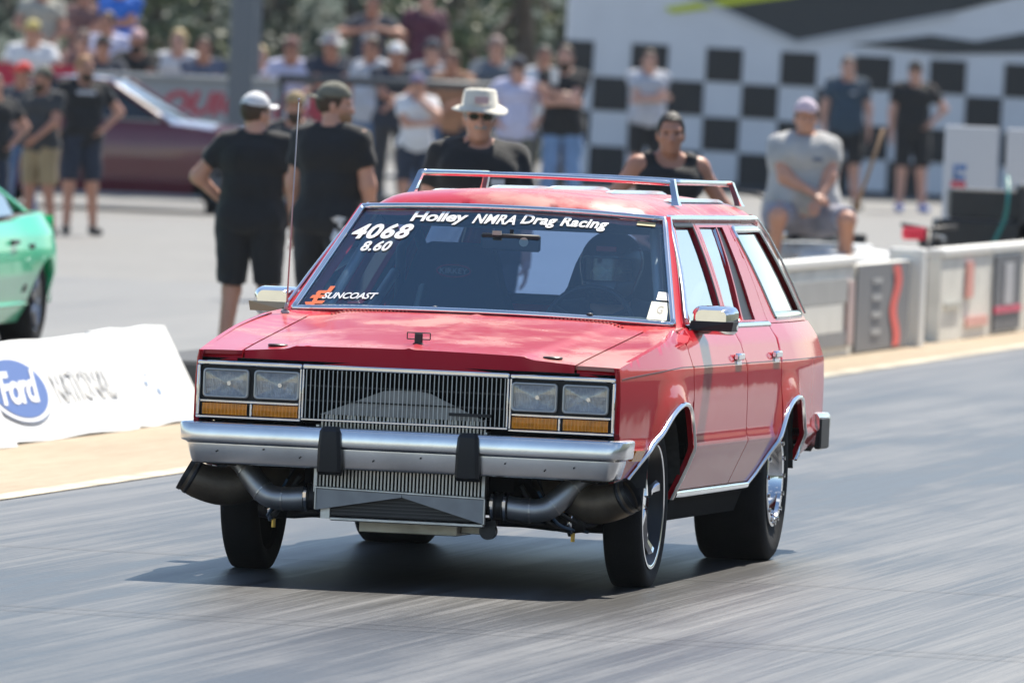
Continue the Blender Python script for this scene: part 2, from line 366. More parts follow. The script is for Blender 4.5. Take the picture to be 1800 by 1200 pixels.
car = empty('station_wagon')
car.matrix_world = Matrix.Rotation(YAW, 4, 'Z') @ Matrix.Translation((0,2.68,0)) @ Matrix.Rotation(-NOSE, 4, 'X') @ Matrix.Translation((0,-2.68,0))
tag(car, 'old faded red station wagon with chrome bumper racing towards the camera', 'car')
SROWS = (.33,.49,.510,.537,.80,.815,.90)
for s in (-1, 1):
    fl = s < 0
    # front fender: side, top, nose and return beside the lamps
    top = [(y, ztop(y)) for y in np.linspace(.392, -.845, 16)]
    poly = [(.3925,.6)]+top+[(-.845,.57),(-.80,.47),(-.73,.385)]+ARCH_F
    fen = panel('fender', poly, side(s), RED, car, .03, rows=SROWS, depth=.02, flip=fl)
    ys = list(np.linspace(-.835, .60, 14))
    inner = [(.638+.03*min(max((y+.86)/1.46,0),1), y) for y in ys]; outer = [(W(y, ztop(y))-.001, y) for y in ys[::-1]]
    panel('fender_top', [(a, b) for a, b in inner+outer], lambda x, y, o=0, s=s: (s*x, y, Hood(x, y)+o), HOODRED, fen, .03, depth=.015, flip=s < 0)
    def lipfn(x, q, o=0, s=s):
        y = yF(x); z0 = Hood(x, y+.02); return (s*x, y+.02-.016*q-o, z0+(.781-z0)*q)
    panel('fender_nose', [(.638,0),(.638,1),(.797,1),(.797,.0)]+[(x,0) for x in np.linspace(.78,.65,9)], lipfn, RED, fen, .03, depth=.02, flip=s > 0)
    ret = MB()
    zs = np.linspace(.57, .812, 9); V = []
    for z in zs: V += [(s*W(-.845,z), -.845, z), (s*(W(-.845,z)-.006), -.862, z), (s*.792, -.866, z), (s*.788,-.84,z)]
    ret.add(V, [(i*4+j, i*4+j+1, (i+1)*4+j+1, (i+1)*4+j) for i in range(8) for j in range(3)]); ret.build('lamp_return', RED, fen, True)
    strip('arch_trim', [(y,z) for y,z in ARCH_F], .019, side(s, .002), CHROME, fen, .012)
    mk = MB(); mk.prism([(-.66,.468),(-.52,.466),(-.52,.507),(-.66,.509)], side(s,.0), side(s,.010)); mk.build('side_marker', AMBER, fen)
    tp = MB(); tp.prism([(.16,.885),(.45,.905),(.58,.925),(.36,.935),(.25,.915)], side(s,.0), side(s,.0018)); tp.build('red_tape', mat('bright red tape', (.62,.02,.025), .5), fen) if s > 0 else None
    # doors
    fd = panel('front_door', [(.405,.335),(1.655,.335),(1.655,.955),(.62,.955),(.405,.935)], side(s), RED, car, .035, rows=SROWS, depth=.02, flip=fl)
    arc = [p for p in ARCH_R if p[0] < 2.44]
    rdr = panel('rear_door', [(1.667,.335),(2.10,.335)]+[(a-.0,b+.0) for a,b in arc if b > .335]+[(2.475,.66),(2.50,.80),(2.60,.955),(1.667,.955)], side(s), RED, car, .035, rows=SROWS, depth=.02, flip=fl)
    qa = [p for p in ARCH_R if p[0] >= 2.44]
    qp = panel('quarter_panel', [(2.612,.955),(2.512,.80),(2.487,.66)]+qa+[(3.30,.42),(3.86,.50),(3.90,.60),(3.93,.80),(3.96,.955)], side(s), RED, car, .035, rows=SROWS, depth=.02, flip=fl)
    strip('arch_trim', [(y,z) for y,z in ARCH_R], .019, side(s, .002), CHROME, qp, .012)
    strip('rocker_trim', [(y,.315) for y in np.linspace(.40, 2.12, 30)], .034, side(s, .004), CHROME, car, .012)
    rk = MB(); rk.prism([(.40,.215),(2.12,.215),(2.12,.318),(.40,.318)], lambda y,z,s=s:(s*(W(y,z)-.10),y,z), lambda y,z,s=s:(s*(W(y,z)-.004),y,z)); rk.build('rocker_panel', DARK, car)
    strip('pinstripe', [(y,.772+.04*min(1,(y+.86)/1.0)**.8) for y in np.linspace(-.82,.385,30)], .004, side(s), mat('dark pinstripe', (.12,.02,.03), .4), fen, .001)
    for pn, pp, a, b in (('pinstripe', fd, .41, 1.65), ('pinstripe', rdr, 1.67, 2.50), ('pinstripe', qp, 2.53, 3.92)):
        strip(pn, [(y,.812) for y in np.linspace(a,b,24)], .004, side(s), MATS['dark pinstripe'], pp, .001)
    # handles: recess cup plus chrome lever
    for pp, y0 in ((fd, 1.47), (rdr, 2.40)):
        hb = MB(); hb.box((s*(W(y0,.835)+.010), y0, .838), (.022,.15,.028), bev=.008); hb.box((s*(W(y0,.835)+.004), y0+.01, .800), (.012,.11,.045), bev=.005)
        hb.build('handle', CHROME, pp, auto=40)
    # window frames and panes
    FS = side(s, -.004); GS = side(s, -.016)
    gf = [(.80,.972),(1.02,1.14),(1.34,1.335),(1.757,1.335),(1.60,.972)]
    ff = panel('window_frame', [(.66,.958),(.95,1.14),(1.27,1.352),(1.30,1.362),(1.838,1.362),(1.700,.958)], FS, RED, fd, .03, holes=[gf], depth=.022, flip=fl)
    panel('window_pane', [(.78,.960),(1.0,1.14),(1.33,1.345),(1.775,1.345),(1.62,.960)], GS, GLASSS, fd, .06, depth=.003, flip=fl)
    gr = [(1.730,.972),(1.905,1.335),(2.316,1.335),(2.060,.972)]
    panel('window_frame', [(1.708,.958),(1.846,1.362),(2.620,1.362),(2.655,1.20),(2.655,.958)], FS, RED, rdr, .03, holes=[gr, [(2.085,.972),(2.335,1.335),(2.468,1.335),(2.375,.972)]], depth=.022, flip=fl)
    panel('window_pane', [(1.715,.960),(1.895,1.345),(2.33,1.345),(2.075,.960)], GS, GLASSS, rdr, .06, depth=.003, flip=fl)
    panel('vent_pane', [(2.085,.960),(2.335,1.345),(2.475,1.345),(2.385,.960)], GS, BLACK, rdr, .06, depth=.003, flip=fl)
    for i,pl in enumerate(([(2.072,.965),(2.326,1.34)],)):
        strip('window_channel', resample(pl,.05,False), .018, GS, CHROME, rdr, .008)
    for pth, par in (([(1.325,1.343),(1.765,1.343)],fd),([(1.765,1.343),(1.605,.965)],fd)):
        strip('window_seal', resample(pth,.05,False), .020, FS, BLACK, par, .004)
    gq = [(2.885,.985),(2.700,1.328),(3.455,1.328),(3.60,1.20),(3.845,.985)]
    panel('quarter_frame', [(2.662,.958),(2.662,1.20),(2.628,1.362),(3.56,1.362),(3.70,1.22),(3.94,.958)], FS, RED, qp, .03, holes=[gq], depth=.02, flip=fl)
    panel('quarter_pane', [(2.875,.975),(2.690,1.338),(3.465,1.338),(3.61,1.20),(3.86,.975)], GS, GLASSS, qp, .06, depth=.003, flip=fl)
    strip('window_trim', resample(gq+[gq[0]], .04, False), .030, FS, CHROME, qp, .008)
    strip('belt_trim', [(y,.957) for y in np.linspace(.66,2.64,40)], .020, side(s,-.002), CHROME, car, .009)
    strip('drip_rail', resample([(.70,.985),(.97,1.165),(1.22,1.350),(1.27,1.372),(3.52,1.372),(3.64,1.30),(3.92,.99)], .04, False), .020, side(s,.004), CHROME, car, .010)
    # windshield pillar
    pil = MB(); V = []
    for q in np.linspace(-.02, 1.03, 20):
        hw = .745+(.598-.745)*q; y = .63+.56*q; z = .957+.401*q; zz = min(z,1.36)
        yo = y+.085-.0*q; V += [(s*(hw-.004), y-.006, z+.004), (s*(hw+.024), y+.008, z+.006), (s*min(W(yo,zz)+.0, hw+.06), yo, z-.004), (s*(hw-.02), yo+.03, z-.02)]
    pil.add(V, [(i*4+j, i*4+j+1, (i+1)*4+j+1, (i+1)*4+j) for i in range(19) for j in range(3)]); pil.build('windshield_pillar', RED, car, True)

# hood with raised centre, lip, ornament and pins
xs = np.linspace(-1, 1, 25)
poly = [(.630*q, yF(.63*q)+.02) for q in xs]+[(.660-.0*q, y) for q, y in ((0,-.4),(0,0),(0,.25),(0,.49))]+[(.655*q, .555-.06*q*q) for q in xs[::-1]]+[(-.660,.25),(-.660,0),(-.660,-.4)]
def hoodclip(x, y, o=0): return (x*(1 if abs(y) > 9 else 1), y, Hood(max(-.66,min(.66,x)), y)+o)
hp = []
for q in xs: hp.append((.630*q, yF(.63*q)+.02))
for y in (-.6,-.3,0,.3,.49): hp.append((.632+.03*min(max((y+.86)/1.46,0),1)-.003, y))
for q in xs[::-1][1:-1]: hp.append((.655*q, .555-.06*q*q))
for y in (.49,.3,0,-.3,-.6): hp.append((-(.632+.03*min(max((y+.86)/1.46,0),1)-.003), y))
hood = panel('hood', hp, hoodfn, HOODRED, car, .024, depth=.02)
def lipc(x, q, o=0):
    y = yF(x); z0 = Hood(x, y+.02); return (x, y+.02-.018*q-o, z0+(.779-z0)*q)
panel('hood_lip', [(-.628,0),(-.628,1),(.628,1),(.628,0)]+[(x,0) for x in np.linspace(.6,-.6,41)], lipc, RED, hood, .025, depth=.02, flip=True)
orn = MB(); orn.box((0,-.66,.884),(.030,.016,.055), bev=.004); orn.box((0,-.665,.868),(.036,.036,.012), bev=.004); oo = orn.build('hood_ornament', BLACKMET, hood)
fr = MB()
for a, b in (((-.044,.888),(.044,.888)),((.044,.888),(.044,.912)),((.044,.912),(-.044,.912)),((-.044,.912),(-.044,.888))):
    fr.tube([(a[0],-.66,a[1]),(b[0],-.66,b[1])], .0022, 6)
fr.build('ornament_wire', BLACKMET, hood)
for s in (-1,1):
    hpn = MB(); hpn.lathe([(-.006,0),(-.004,.036),(.004,.038),(.007,.034),(.008,0)], (s*.525,-.72,Hood(.525,-.72)), 'Z', 24)
    o = hpn.build('hood_latch', BLACKMET, hood, auto=40)
# cowl with a rib grille, wiper stubs
cw = MB(); V = []; n = 44
for i in range(n+1):
    x = -.765+1.53*i/n; q2 = (x/.765)**2
    for (y, dz) in ((.545-.10*q2,-.006),(.570-.02*q2,-.001)): V.append((x, y-.02, min(Hood(min(abs(x),.64),.5),.966-.010*q2)+dz))
    V.append((x*.985, .63-.10*(1-q2)+.004, .957+.018*(1-q2)+.004))
cw.add(V, [(i*3+j,(i+1)*3+j,(i+1)*3+j+1,i*3+j+1) for i in range(n) for j in range(2)]); cow = cw.build('cowl', RED, car, True)
proto = None
for i in range(76):
    x = -.57+1.14*i/75
    if proto is None:
        r_b = MB(); r_b.box((0,0,0),(.008,.03,.006), bev=.002); proto = r_b.build('cowl_rib', HOODRED, cow)
        o = proto
    else:
        o = proto.copy(); COL.objects.link(o); o.parent = cow
    o.location = (x, .555-.05*(x/.6)**2, Hood(x,.5)+.004)
for x in (-.18, .43):
    wp = MB(); wp.tube([(x,.575-.04*x*x,.955),(x,.572-.04*x*x,.985)], .009, 10); wp.lathe([(0,0),(0,.016),(.014,.013),(.018,0)], (x,.572-.04*x*x,.98), 'Z', 14); wp.build('wiper_stub', BLACKMET, car, auto=40)

# windshield, its trim, decals
def ws(x, t, o=0):
    hw = .745+(.598-.745)*t; q = 1-(x/hw)**2
    p = Vector((x, .63+.56*t-(.10-.02*t)*q, .957+.401*t+.018*q)); return p+Vector((x*.25,-.57,.80)).normalized()*o
def wsn(a, t, o=0): return ws(a*(.745+(.598-.745)*t), t, o)
wsh = panel('windshield', [(-1,0),(1,0),(1,1),(-1,1)], wsn, GLASSW, car, .08, depth=.002, flip=False)
edge = [(a,0) for a in np.linspace(-1,1,30)]+[(1,t) for t in np.linspace(.04,.96,14)]+[(a,1) for a in np.linspace(1,-1,30)]+[(-1,t) for t in np.linspace(.96,.04,14)]+[(-1,0)]
tr = MB()
for k, part in enumerate((edge[:30], edge[29:46], edge[44:75], edge[73:])):
    tm = MB(); tm.tube([wsn(a, t, .008) for a, t in part], .0125, 8); tm.build('windshield_trim', CHROME, wsh, True)
sh = MB(); V = []; nn = 24
for i in range(nn+1):
    a = -1+2*i/nn; V += [wsn(a,.985,-.004), wsn(a,.82,-.004)]
def wtext(name, s, x0, x1, t0, t1, m, shear=.3, bold=.02, sp=1.0, slope=0):
    return lettering(name, s, lambda a, b: ws(x0+(a)*(x1-x0)-.0*b, t0+b*(t1-t0)+slope*a, .004), m, wsh, 1, 1, shear, bold, sp)
wtext('event_decal', 'Holley', -.388, -.155, .83, .955, WHITEP, .22, .03, .95)
wtext('event_decal', 'NMRA', -.135, .035, .850, .945, WHITEP, .35, .028, 1.04)
wtext('event_decal', 'Drag Racing', .055, .395, .838, .955, WHITEP, .25, .028, 1.03)
wtext('race_number', '4068', -.612, -.362, .685, .835, WHITEP, .38, .035, 1.10)
wtext('race_number', '8.60', -.553, -.428, .565, .665, WHITEP, .38, .03, 1.06)
wtext('sponsor_decal', 'SUNCOAST', -.645, -.418, .100, .160, WHITEP, .4, .02, .95)
org = mat('orange vinyl', (.80,.15,.04), .5)
sb = MB()
for (cx, ct, w_, h_, k) in ((-.655,.165,.045,.028,.3),(-.668,.12,.055,.03,.3),(-.658,.065,.045,.03,.3),(-.676,.10,.018,.14,.5),(-.626,.19,.02,.06,.4),(-.685,.05,.03,.035,-.3)):
    pp = [(cx-w_/2,ct-h_/2),(cx+w_/2,ct-h_/2),(cx+w_/2+k*.03,ct+h_/2),(cx-w_/2+k*.03,ct+h_/2)]; sb.add([ws(a,b,.0035+.0002*len(sb.f)) for a,b in pp], [(0,1,2,3)])
sb.build('sponsor_emblem', org, wsh)
stk = mat('pale sticker paper', (.66,.68,.55), .6)
s2 = MB(); s2.add([ws(a,b,.004) for a,b in ((.640,.045),(.715,.045),(.705,.215),(.640,.215))], [(0,1,2,3)]); s2.build('window_sticker', stk, wsh)
s2 = MB(); s2.add([ws(a,b,.004) for a,b in ((.655,.235),(.700,.235),(.697,.31),(.655,.31))], [(0,1,2,3)]); s2.build('window_sticker', WHITEP, wsh)
s2 = MB(); s2.add([ws(a,b,.004) for a,b in ((.50,.93),(.57,.93),(.57,.965),(.50,.965))], [(0,1,2,3)]); s2.build('window_sticker', mat('yellowed tape',(.5,.42,.2),.6), wsh)
lettering('sticker_letter', 'G', lambda a,b: ws(.668+a*.024,.105+b*.075,.0048), mat('print black',(.01,.01,.01),.5), wsh, 1, 1, 0, .02)

# roof, strips, rack
def Roof(x, y):
    a = abs(x); z = 1.460-.050*(a/.6)**2-.042*max(0,(a-.47)/.13)**2
    yf = 1.105+.085*(a/.6)**2
    z -= .078*math.exp(-max(y-yf,0)/.085)
    z -= .06*max(0,(y-3.30)/.28)**2
    return max(z,1.355)
rp_ = [(.605*q, 1.105+.085*q*q) for q in xs]+[(.607,2.0),(.607,3.0),(.59,3.5)]+[(.57*q, 3.56-.03*q*q) for q in xs[::-1]]+[(-.59,3.5),(-.607,3.0),(-.607,2.0)]
roof = panel('roof', rp_, lambda x,y,o=0: (x,y,Roof(x,y)+o), RED if False else HOODRED, car, .035, depth=.02)
STRIPM = mat('bright roof strip', (.82,.82,.80), .25, .9)
for x in (-.47,-.235,0,.235,.47):
    stp = MB(); ys = np.linspace(1.95,3.25,14); V = []
    for i,y in enumerate(ys):
        e = min(1,min(i,13-i)/1.2); z = Roof(x,y)
        V += [(x-.016,y,z),(x-.011,y,z+.004+.010*e),(x+.011,y,z+.004+.010*e),(x+.016,y,z)]
    stp.add(V, [(i*4+j,i*4+j+1,(i+1)*4+j+1,(i+1)*4+j) for i in range(13) for j in range(3)]+[(0,1,2,3),(55,54,53,52)]); stp.build('roof_strip', STRIPM, car, auto=30)
rack = MB()
rk = empty('roof_rack', parent=car)
ZR = 1.508
for nm, pts in (('cross_bar',[(-.50,1.86,ZR-.004),(-.3,1.80,ZR),(0,1.785,ZR+.002),(.3,1.80,ZR),(.50,1.86,ZR-.004)]),('cross_bar',[(-.50,3.30,ZR-.004),(0,3.36,ZR+.004),(.50,3.30,ZR-.004)]),('side_rail',[(-.505,1.86,ZR),(-.505,3.30,ZR)]),('side_rail',[(.505,1.86,ZR),(.505,3.30,ZR)])):
    b = MB(); b.tube(catmull(pts,6), .0105, 10); b.build(nm, CHROME, rk, True)
for s in (-1,1):
    for y, dy in ((1.88,-.055),(3.29,.07)):
        b = MB(); z0 = Roof(.505,y); V = []
        for q, w_, t_ in ((0,.036,.016),(.12,.030,.013),(.5,.021,.011),(1,.023,.011)):
            yy = y+dy*(1-q); xx = s*(.505+.03*(1-q)); zz = z0-.004+(ZR+.010-z0)*q
            V += [(xx-t_/1,yy-w_,zz),(xx+t_/1,yy-w_,zz),(xx+t_/1,yy+w_,zz),(xx-t_/1,yy+w_,zz)]
        b.add(V, [(i*4+j,i*4+(j+1)%4,(i+1)*4+(j+1)%4,(i+1)*4+j) for i in range(3) for j in range(4)]+[(3,2,1,0),(12,13,14,15)]); b.build('rack_post', CHROME, rk, auto=35)

# nose: black panel, lamp bezels, headlights, turn signals, grille
nb = MB(); nb.box((0,-.735,.672),(1.56,.02,.235)); nb.box((0,-.74,.47),(1.50,.02,.17)); nb.box((.59,-.82,.672),(.40,.02,.235)); nb.box((-.59,-.82,.672),(.40,.02,.235)); nb.box((0,-.80,.785),(1.30,.11,.012)); nb.build('radiator_support', DARK, car)
def bar(mb, x0, x1, z0, z1, y0=-.882, d=.03, bev=.004): mb.box(((x0+x1)/2, y0+d/2, (z0+z1)/2), (abs(x1-x0), d, abs(z1-z0)), bev=bev)
for s in (-1,1):
    bz = MB()
    bar(bz, s*.396, s*.795, .762, .778); bar(bz, s*.396, s*.795, .564, .573); bar(bz, s*.396, s*.404, .574, .761, -.881); bar(bz, s*.783, s*.796, .574, .761, -.881)
    bar(bz, s*.405, s*.782, .622, .633, -.879); bar(bz, s*.582, s*.592, .574, .621, -.878)
    bez = bz.build('lamp_bezel', CHROME, car, auto=40)
    bk = MB(); bar(bk, s*.405, s*.782, .574, .761, -.858, .015, 0); bk.build('bezel_back', BLACK, bez)
    for c in (.490, .684):
        hl = empty('headlight', parent=car)
        def rr(w_, h_, r, n=5):
            out = []
            for (cx, cz, a0) in ((w_-r,h_-r,0),(-w_+r,h_-r,90),(-w_+r,-h_+r,180),(w_-r,-h_+r,270)):
                for k in range(n+1):
                    a = rad(a0+90*k/n); out.append((cx+r*math.cos(a), cz+r*math.sin(a)))
            return out
        cx, cz = s*c, .695
        rings = [(rr(.087,.054,.014),-.868),(rr(.087,.054,.014),-.884),(rr(.081,.048,.011),-.886),(rr(.078,.045,.010),-.878)]
        m_ = MB(); V = []; N = len(rings[0][0])
        for pts, y in rings: V += [(cx+a, y, cz+b) for a,b in pts]
        m_.add(V, [(i*N+k,i*N+(k+1)%N,(i+1)*N+(k+1)%N,(i+1)*N+k) for i in range(3) for k in range(N)]); m_.build('lamp_rim', mat('grey lamp rim',(.55,.55,.53),.35,.5), hl, True)
        m_ = MB(); V = []; levels = 7
        for i in range(levels):
            q = 1-i/(levels-1); e = rr(.079*max(q,.02),.046*max(q,.02),.011*max(q,.02)); V += [(cx+a, -.861-.013*q*q, cz+b) for a,b in e]
        m_.add(V, [(i*N+k,(i+1)*N+k,(i+1)*N+(k+1)%N,i*N+(k+1)%N) for i in range(levels-1) for k in range(N)]); m_.build('reflector', SILVERLENS, hl, True)
        m_ = MB(); m_.tube([(cx+.010,-.860,cz),(cx+.010,-.876,cz)], .008, 10); m_.build('bulb', CHROME, hl)
        m_ = MB(); V = []
        for i in range(5):
            q = 1-i/4; e = rr(.079*max(q,.02),.046*max(q,.02),.011*max(q,.02)); V += [(cx+a, -.880-.006*(1-q*q), cz+b) for a,b in e]
        m_.add(V, [(i*N+k,i*N+(k+1)%N,(i+1)*N+(k+1)%N,(i+1)*N+k) for i in range(4) for k in range(N)]); m_.build('lens', GLASSH, hl, True)
    for c in (.4935, .687):
        ts = MB(); V = []; k = 25
        for i in range(k+1):                     # fluted amber lens
            x = s*c-.086+.172*i/k
            V += [(x,-.872-(.004 if i%2 else 0),.577),(x,-.876-(.004 if i%2 else 0),.598),(x,-.872-(.004 if i%2 else 0),.619)]
        ts.add(V, [(i*3+j,(i+1)*3+j,(i+1)*3+j+1,i*3+j+1) for i in range(k) for j in range(2)]); ts.build('turn_signal', AMBER, car)
gr_ = MB(); bar(gr_, -.393, .393, .762, .780, -.884); bar(gr_, -.393, .393, .570, .578, -.884); bar(gr_, -.393, -.386, .579, .761, -.883); bar(gr_, .386, .393, .579, .761, -.883)
grille = gr_.build('grille', CHROME, car, auto=40)
GB = mat('grille bar', (.74,.74,.72), .30, .5)
proto = None
for i in range(46):
    x = -.378+.756*i/45
    if proto is None:
        b = MB(); b.add([(-.0017,-.879,.579),(-.0014,-.880,.579),(.0017,-.879,.579),(0,-.869,.579),(-.0017,-.879,.761),(-.0014,-.880,.761),(.0017,-.879,.761),(0,-.869,.761)], [(0,1,5,4),(1,2,6,5),(2,3,7,6),(3,0,4,7),(3,2,1,0),(4,5,6,7)])
        proto = b.build('grille_bar', GB, grille); o = proto
    else:
        o = proto.copy(); COL.objects.link(o); o.parent = grille
    o.location = (x, 0, 0)
for z in (.645, .70): b = MB(); b.box((0,-.842,z),(.77,.004,.006)); b.build('grille_rib', BLACKMET, grille)
b = MB(); b.box((.25,-.886,.618),(.16,.006,.012)); b.build('grille_badge', BLACK, grille)

# intercooler with its fins and wedge tanks, radiator, pan
ic = empty('intercooler', parent=car)
b = MB(); b.prism([(-.33,.595),(.30,.595),(.085,.690),(.02,.70),(-.09,.692)], lambda x,z:(x,-.835,z), lambda x,z:(x,-.822,z)); b.build('upper_tank', mat('dull tank aluminium',(.30,.30,.30),.45,.8,vary=.2,vscale=12), ic)
b = MB(); b.box((-.015,-.77,.455),(.63,.06,.29)); b.build('core', DARK, ic)
for x in (-.337,.303): b = MB(); b.box((x,-.795,.43),(.012,.08,.25)); b.build('side_plate', RAWALU, ic)
proto = None
for i in range(46):
    x = -.325+.62*i/45
    if proto is None:
        b = MB(); b.box((0,-.804,.455),(.0062,.012,.288)); proto = b.build('fin', mat('intercooler fin',(.62,.60,.57),.4,.8,vary=.15,vscale=30), ic); o = proto
    else:
        o = proto.copy(); COL.objects.link(o); o.parent = ic
    o.location = (x, random.uniform(-.001,.001), random.uniform(-.003,.003))
TANKM = mat('grey brushed tank', (.30,.31,.33), .48, .7, vary=.08, vscale=20)
for sg, pl in ((-1,[(-.330,.320),(-.004,.312),(-.004,.298),(-.330,.238)]),(1,[(-.002,.312),(.310,.306),(.310,.212),(-.002,.298)])):
    b = MB(); b.prism(pl[::-1], lambda x,z:(x,-.845,z), lambda x,z:(x,-.80,z)); b.build('lower_tank', TANKM, ic)
b = MB(); b.tube([(-.333,-.846,.322),(-.005,-.846,.315),(.312,-.846,.308)], .005, 6); b.tube([(-.332,-.847,.32),(-.332,-.847,.24)], .004, 6); b.tube([(.312,-.847,.306),(.312,-.847,.212)], .004, 6); b.build('weld_seam', RAWALU, ic)
rd = MB(); rd.box((0,-.775,.262),(.60,.04,.088)); rdo = rd.build('radiator', BLACKMET, car)
for k in range(6): b = MB(); b.box((0,-.798,.226+.013*k),(.57,.004,.003)); b.build('radiator_row', mat('radiator rows',(.10,.10,.105),.45,.6), rdo)
b = MB(); b.box((.012,-.79,.206),(.585,.05,.014), bev=.003); b.build('radiator_rail', RAWALU, rdo)
b = MB(); b.box((-.30,-.79,.225),(.035,.04,.04)); b.build('radiator_bracket', RAWALU, rdo)
b = MB(); b.box((-.027,-.42,.176),(.376,.30,.046), bev=.003); b.box((.205,-.40,.180),(.085,.2,.036), bev=.003); b.build('drip_pan', DIRTYALU, car)
b = MB(); b.lathe([(-.02,0),(-.02,.032),(.02,.032),(.02,0)], (.312,-.74,.185), 'Y', 18); b.box((.312,-.74,.215),(.06,.04,.02)); b.build('tow_mount', BLACKMET, car, auto=40)
for s in (-1,1):
    path = catmull([(s*.36,-.76,.280),(s*.47,-.76,.270),(s*.535,-.75,.282),(s*.585,-.735,.325),(s*.64,-.71,.385),(s*.70,-.66,.43)], 6)
    b = MB(); b.tube(path, .044, 18); pp = b.build('charge_pipe', PIPE, car, True)
    for k in (6, 14, 22):
        c = Vector(path[k]); t = (Vector(path[k+1])-c).normalized(); b = MB(); b.tube([c-t*.003, c+t*.003], .0465, 18); b.build('weld_bead', RAWALU, pp)
    b = MB(); b.lathe([(-.035,.046),(-.033,.052),(-.012,.053),(-.010,.049),(.010,.049),(.012,.053),(.033,.052),(.035,.046)], (s*.356,-.76,.281), 'X', 24); b.build('hose_coupler', BLACK, pp, auto=40)
    for k in (-.024,.024): b = MB(); b.lathe([(-.005,.0535),(-.005,.056),(.005,.056),(.005,.0535)], (s*.356+k,-.76,.281), 'X', 22); b.box((s*.356+k,-.815,.290),(.012,.014,.02)); b.build('hose_clamp', CHROME, pp, auto=40)
    b = MB(); b.tube(catmull([(s*.42,-.70,.36),(s*.50,-.66,.24),(s*.56,-.50,.20),(s*.60,-.42,.23)],6), .011, 8); b.tube(catmull([(s*.46,-.60,.40),(s*.54,-.58,.27),(s*.63,-.40,.21),(s*.66,-.2,.26)],6), .009, 8); b.build('rubber_hose', BLACK, car, True)
    b = MB(); b.tube(catmull([(s*.48,-.66,.34),(s*.55,-.60,.22),(s*.62,-.35,.185)],6), .006, 6); b.build('braided_line', mat('blue braided line',(.10,.18,.30),.4,.5), car, True)
    for k in range(2): b = MB(); b.lathe([(0,.0),(0,.012),(.010,.010),(.012,0)], (s*(.44+.16*k),-.762,.40), 'Y', 8); b.build('frame_bolt', RAWALU, car)
    path = catmull([(s*.50,-.50,.40),(s*.60,-.62,.345),(s*.70,-.70,.305),(s*.79,-.74,.318),(s*.845,-.755,.345)], 6)
    b = MB(); n = len(path); b.tube(path, [.085-.022*(i/(n-1)) for i in range(n)], 22, caps=False); du = b.build('intake_duct', DUCT, car, True)
    c = Vector(path[-1]); t = (c-Vector(path[-2])).normalized(); b = MB(); b.tube([c-t*.030, c-t*.016], .068, 22); b.tube([c-t*.004, c+t*.010], .067, 22, caps=False); b.tube([c+t*.010,c-t*.004], .060, 22, caps=False); b.build('duct_clamp', BLACKMET, du, True)
    b = MB(); b.tube([(s*.30,-.30,.235),(s*.52,-.15,.225),(s*.68,-.02,.22)], .030, 10); b.tube([(s*.28,.10,.235),(s*.66,.0,.215)], .024, 10); b.tube([(s*.34,-.60,.225),(s*.50,-.40,.205),(s*.66,-.12,.195)], .020, 8); b.box((s*.645,-.05,.26),(.06,.10,.16), bev=.015); b.build('control_arm', BLACKMET, car, True)
    b = MB(); b.lathe([(-.05,0),(-.05,.036),(-.012,.040),(-.010,.050),(.010,.050),(.012,.040),(.05,.034),(.05,0)], (s*.575,-.45,.222), 'X', 20); wg = b.build('wastegate', BLACKMET, car, auto=40)
    b = MB(); b.lathe([(-.009,.0512),(-.009,.053),(.009,.053),(.009,.0512)], (s*.575,-.45,.222), 'X', 20); b.build('clamp_ring', CHROME, wg, True)
    for k,(dx,dz) in enumerate(((-.03,.055),(.035,.05),(.01,-.055))):
        b = MB(); b.tube([(s*.575+dx,-.47,.222+dz*.7),(s*.575+dx,-.47,.222+dz*1.3)], .008, 8); b.build('fitting', GOLD, wg)
    b = MB(); b.tube([(s*.62,.02,.22),(s*.60,.06,.75)], .030, 12); b.build('front_strut', BLACKMET, car, True)

b = MB(); b.box((0,-.12,.27),(1.0,.14,.09), bev=.02); b.build('crossmember', BLACKMET, car)
b = MB(); b.tube([(-.60,-.30,.205),(.60,-.30,.205)], .016, 8); b.build('steering_rack', BLACKMET, car, True)
# front bumper
path = [(-.838,-.69),(-.843,-.80),(-.845,-.870),(-.838,-.902),(-.818,-.922),(-.75,-.930),(-.4,-.940),(0,-.944)]
path = path+[(-x,y) for x,y in path[::-1][1:]]; path = catmull(path, 4)
def bumper_mesh(name, path, sec, m, parent, taper=0):
    V = []; F = []; n = len(path); k = len(sec)
    for i,(x,y) in enumerate(path):
        a = np.array(path[max(i-1,0)]); b = np.array(path[min(i+1,n-1)]); t = (b-a)/np.linalg.norm(b-a); nn = np.array((t[1],-t[0]))
        for (d,z) in sec: V.append(((x+nn[0]*d)*(1-taper*(sec[0][1]-z)), y+nn[1]*d, z))
    for i in range(n-1):
        for j in range(k-1): F.append((i*k+j,i*k+j+1,(i+1)*k+j+1,(i+1)*k+j))
    F += [tuple(range(k)), tuple((n-1)*k+j for j in range(k-1,-1,-1))]
    o = mesh_obj(name, V, F, m, parent, True); sharpen(o.data, 38); return o
SEC = [(-.09,.549),(-.004,.548),(.005,.545),(.009,.539),(.014,.486),(.012,.479),(-.004,.474),(-.009,.469),(-.009,.463),(-.016,.408),(-.020,.398),(-.028,.394),(-.09,.392)]
bump = bumper_mesh('front_bumper', path, SEC, ALU, car, .20)
for x, z in ((-.70,.44),(-.52,.455),(-.10,.43),(.08,.45),(.40,.445),(.55,.425),(.66,.44),(-.38,.43)):
    b = MB(); b.lathe([(0,.0),(0,.0035),(.002,.003),(.002,0)], (x,-.9395+.012*(x/.75)**2,z), 'Y', 8); b.build('rivet', BLACK, bump)
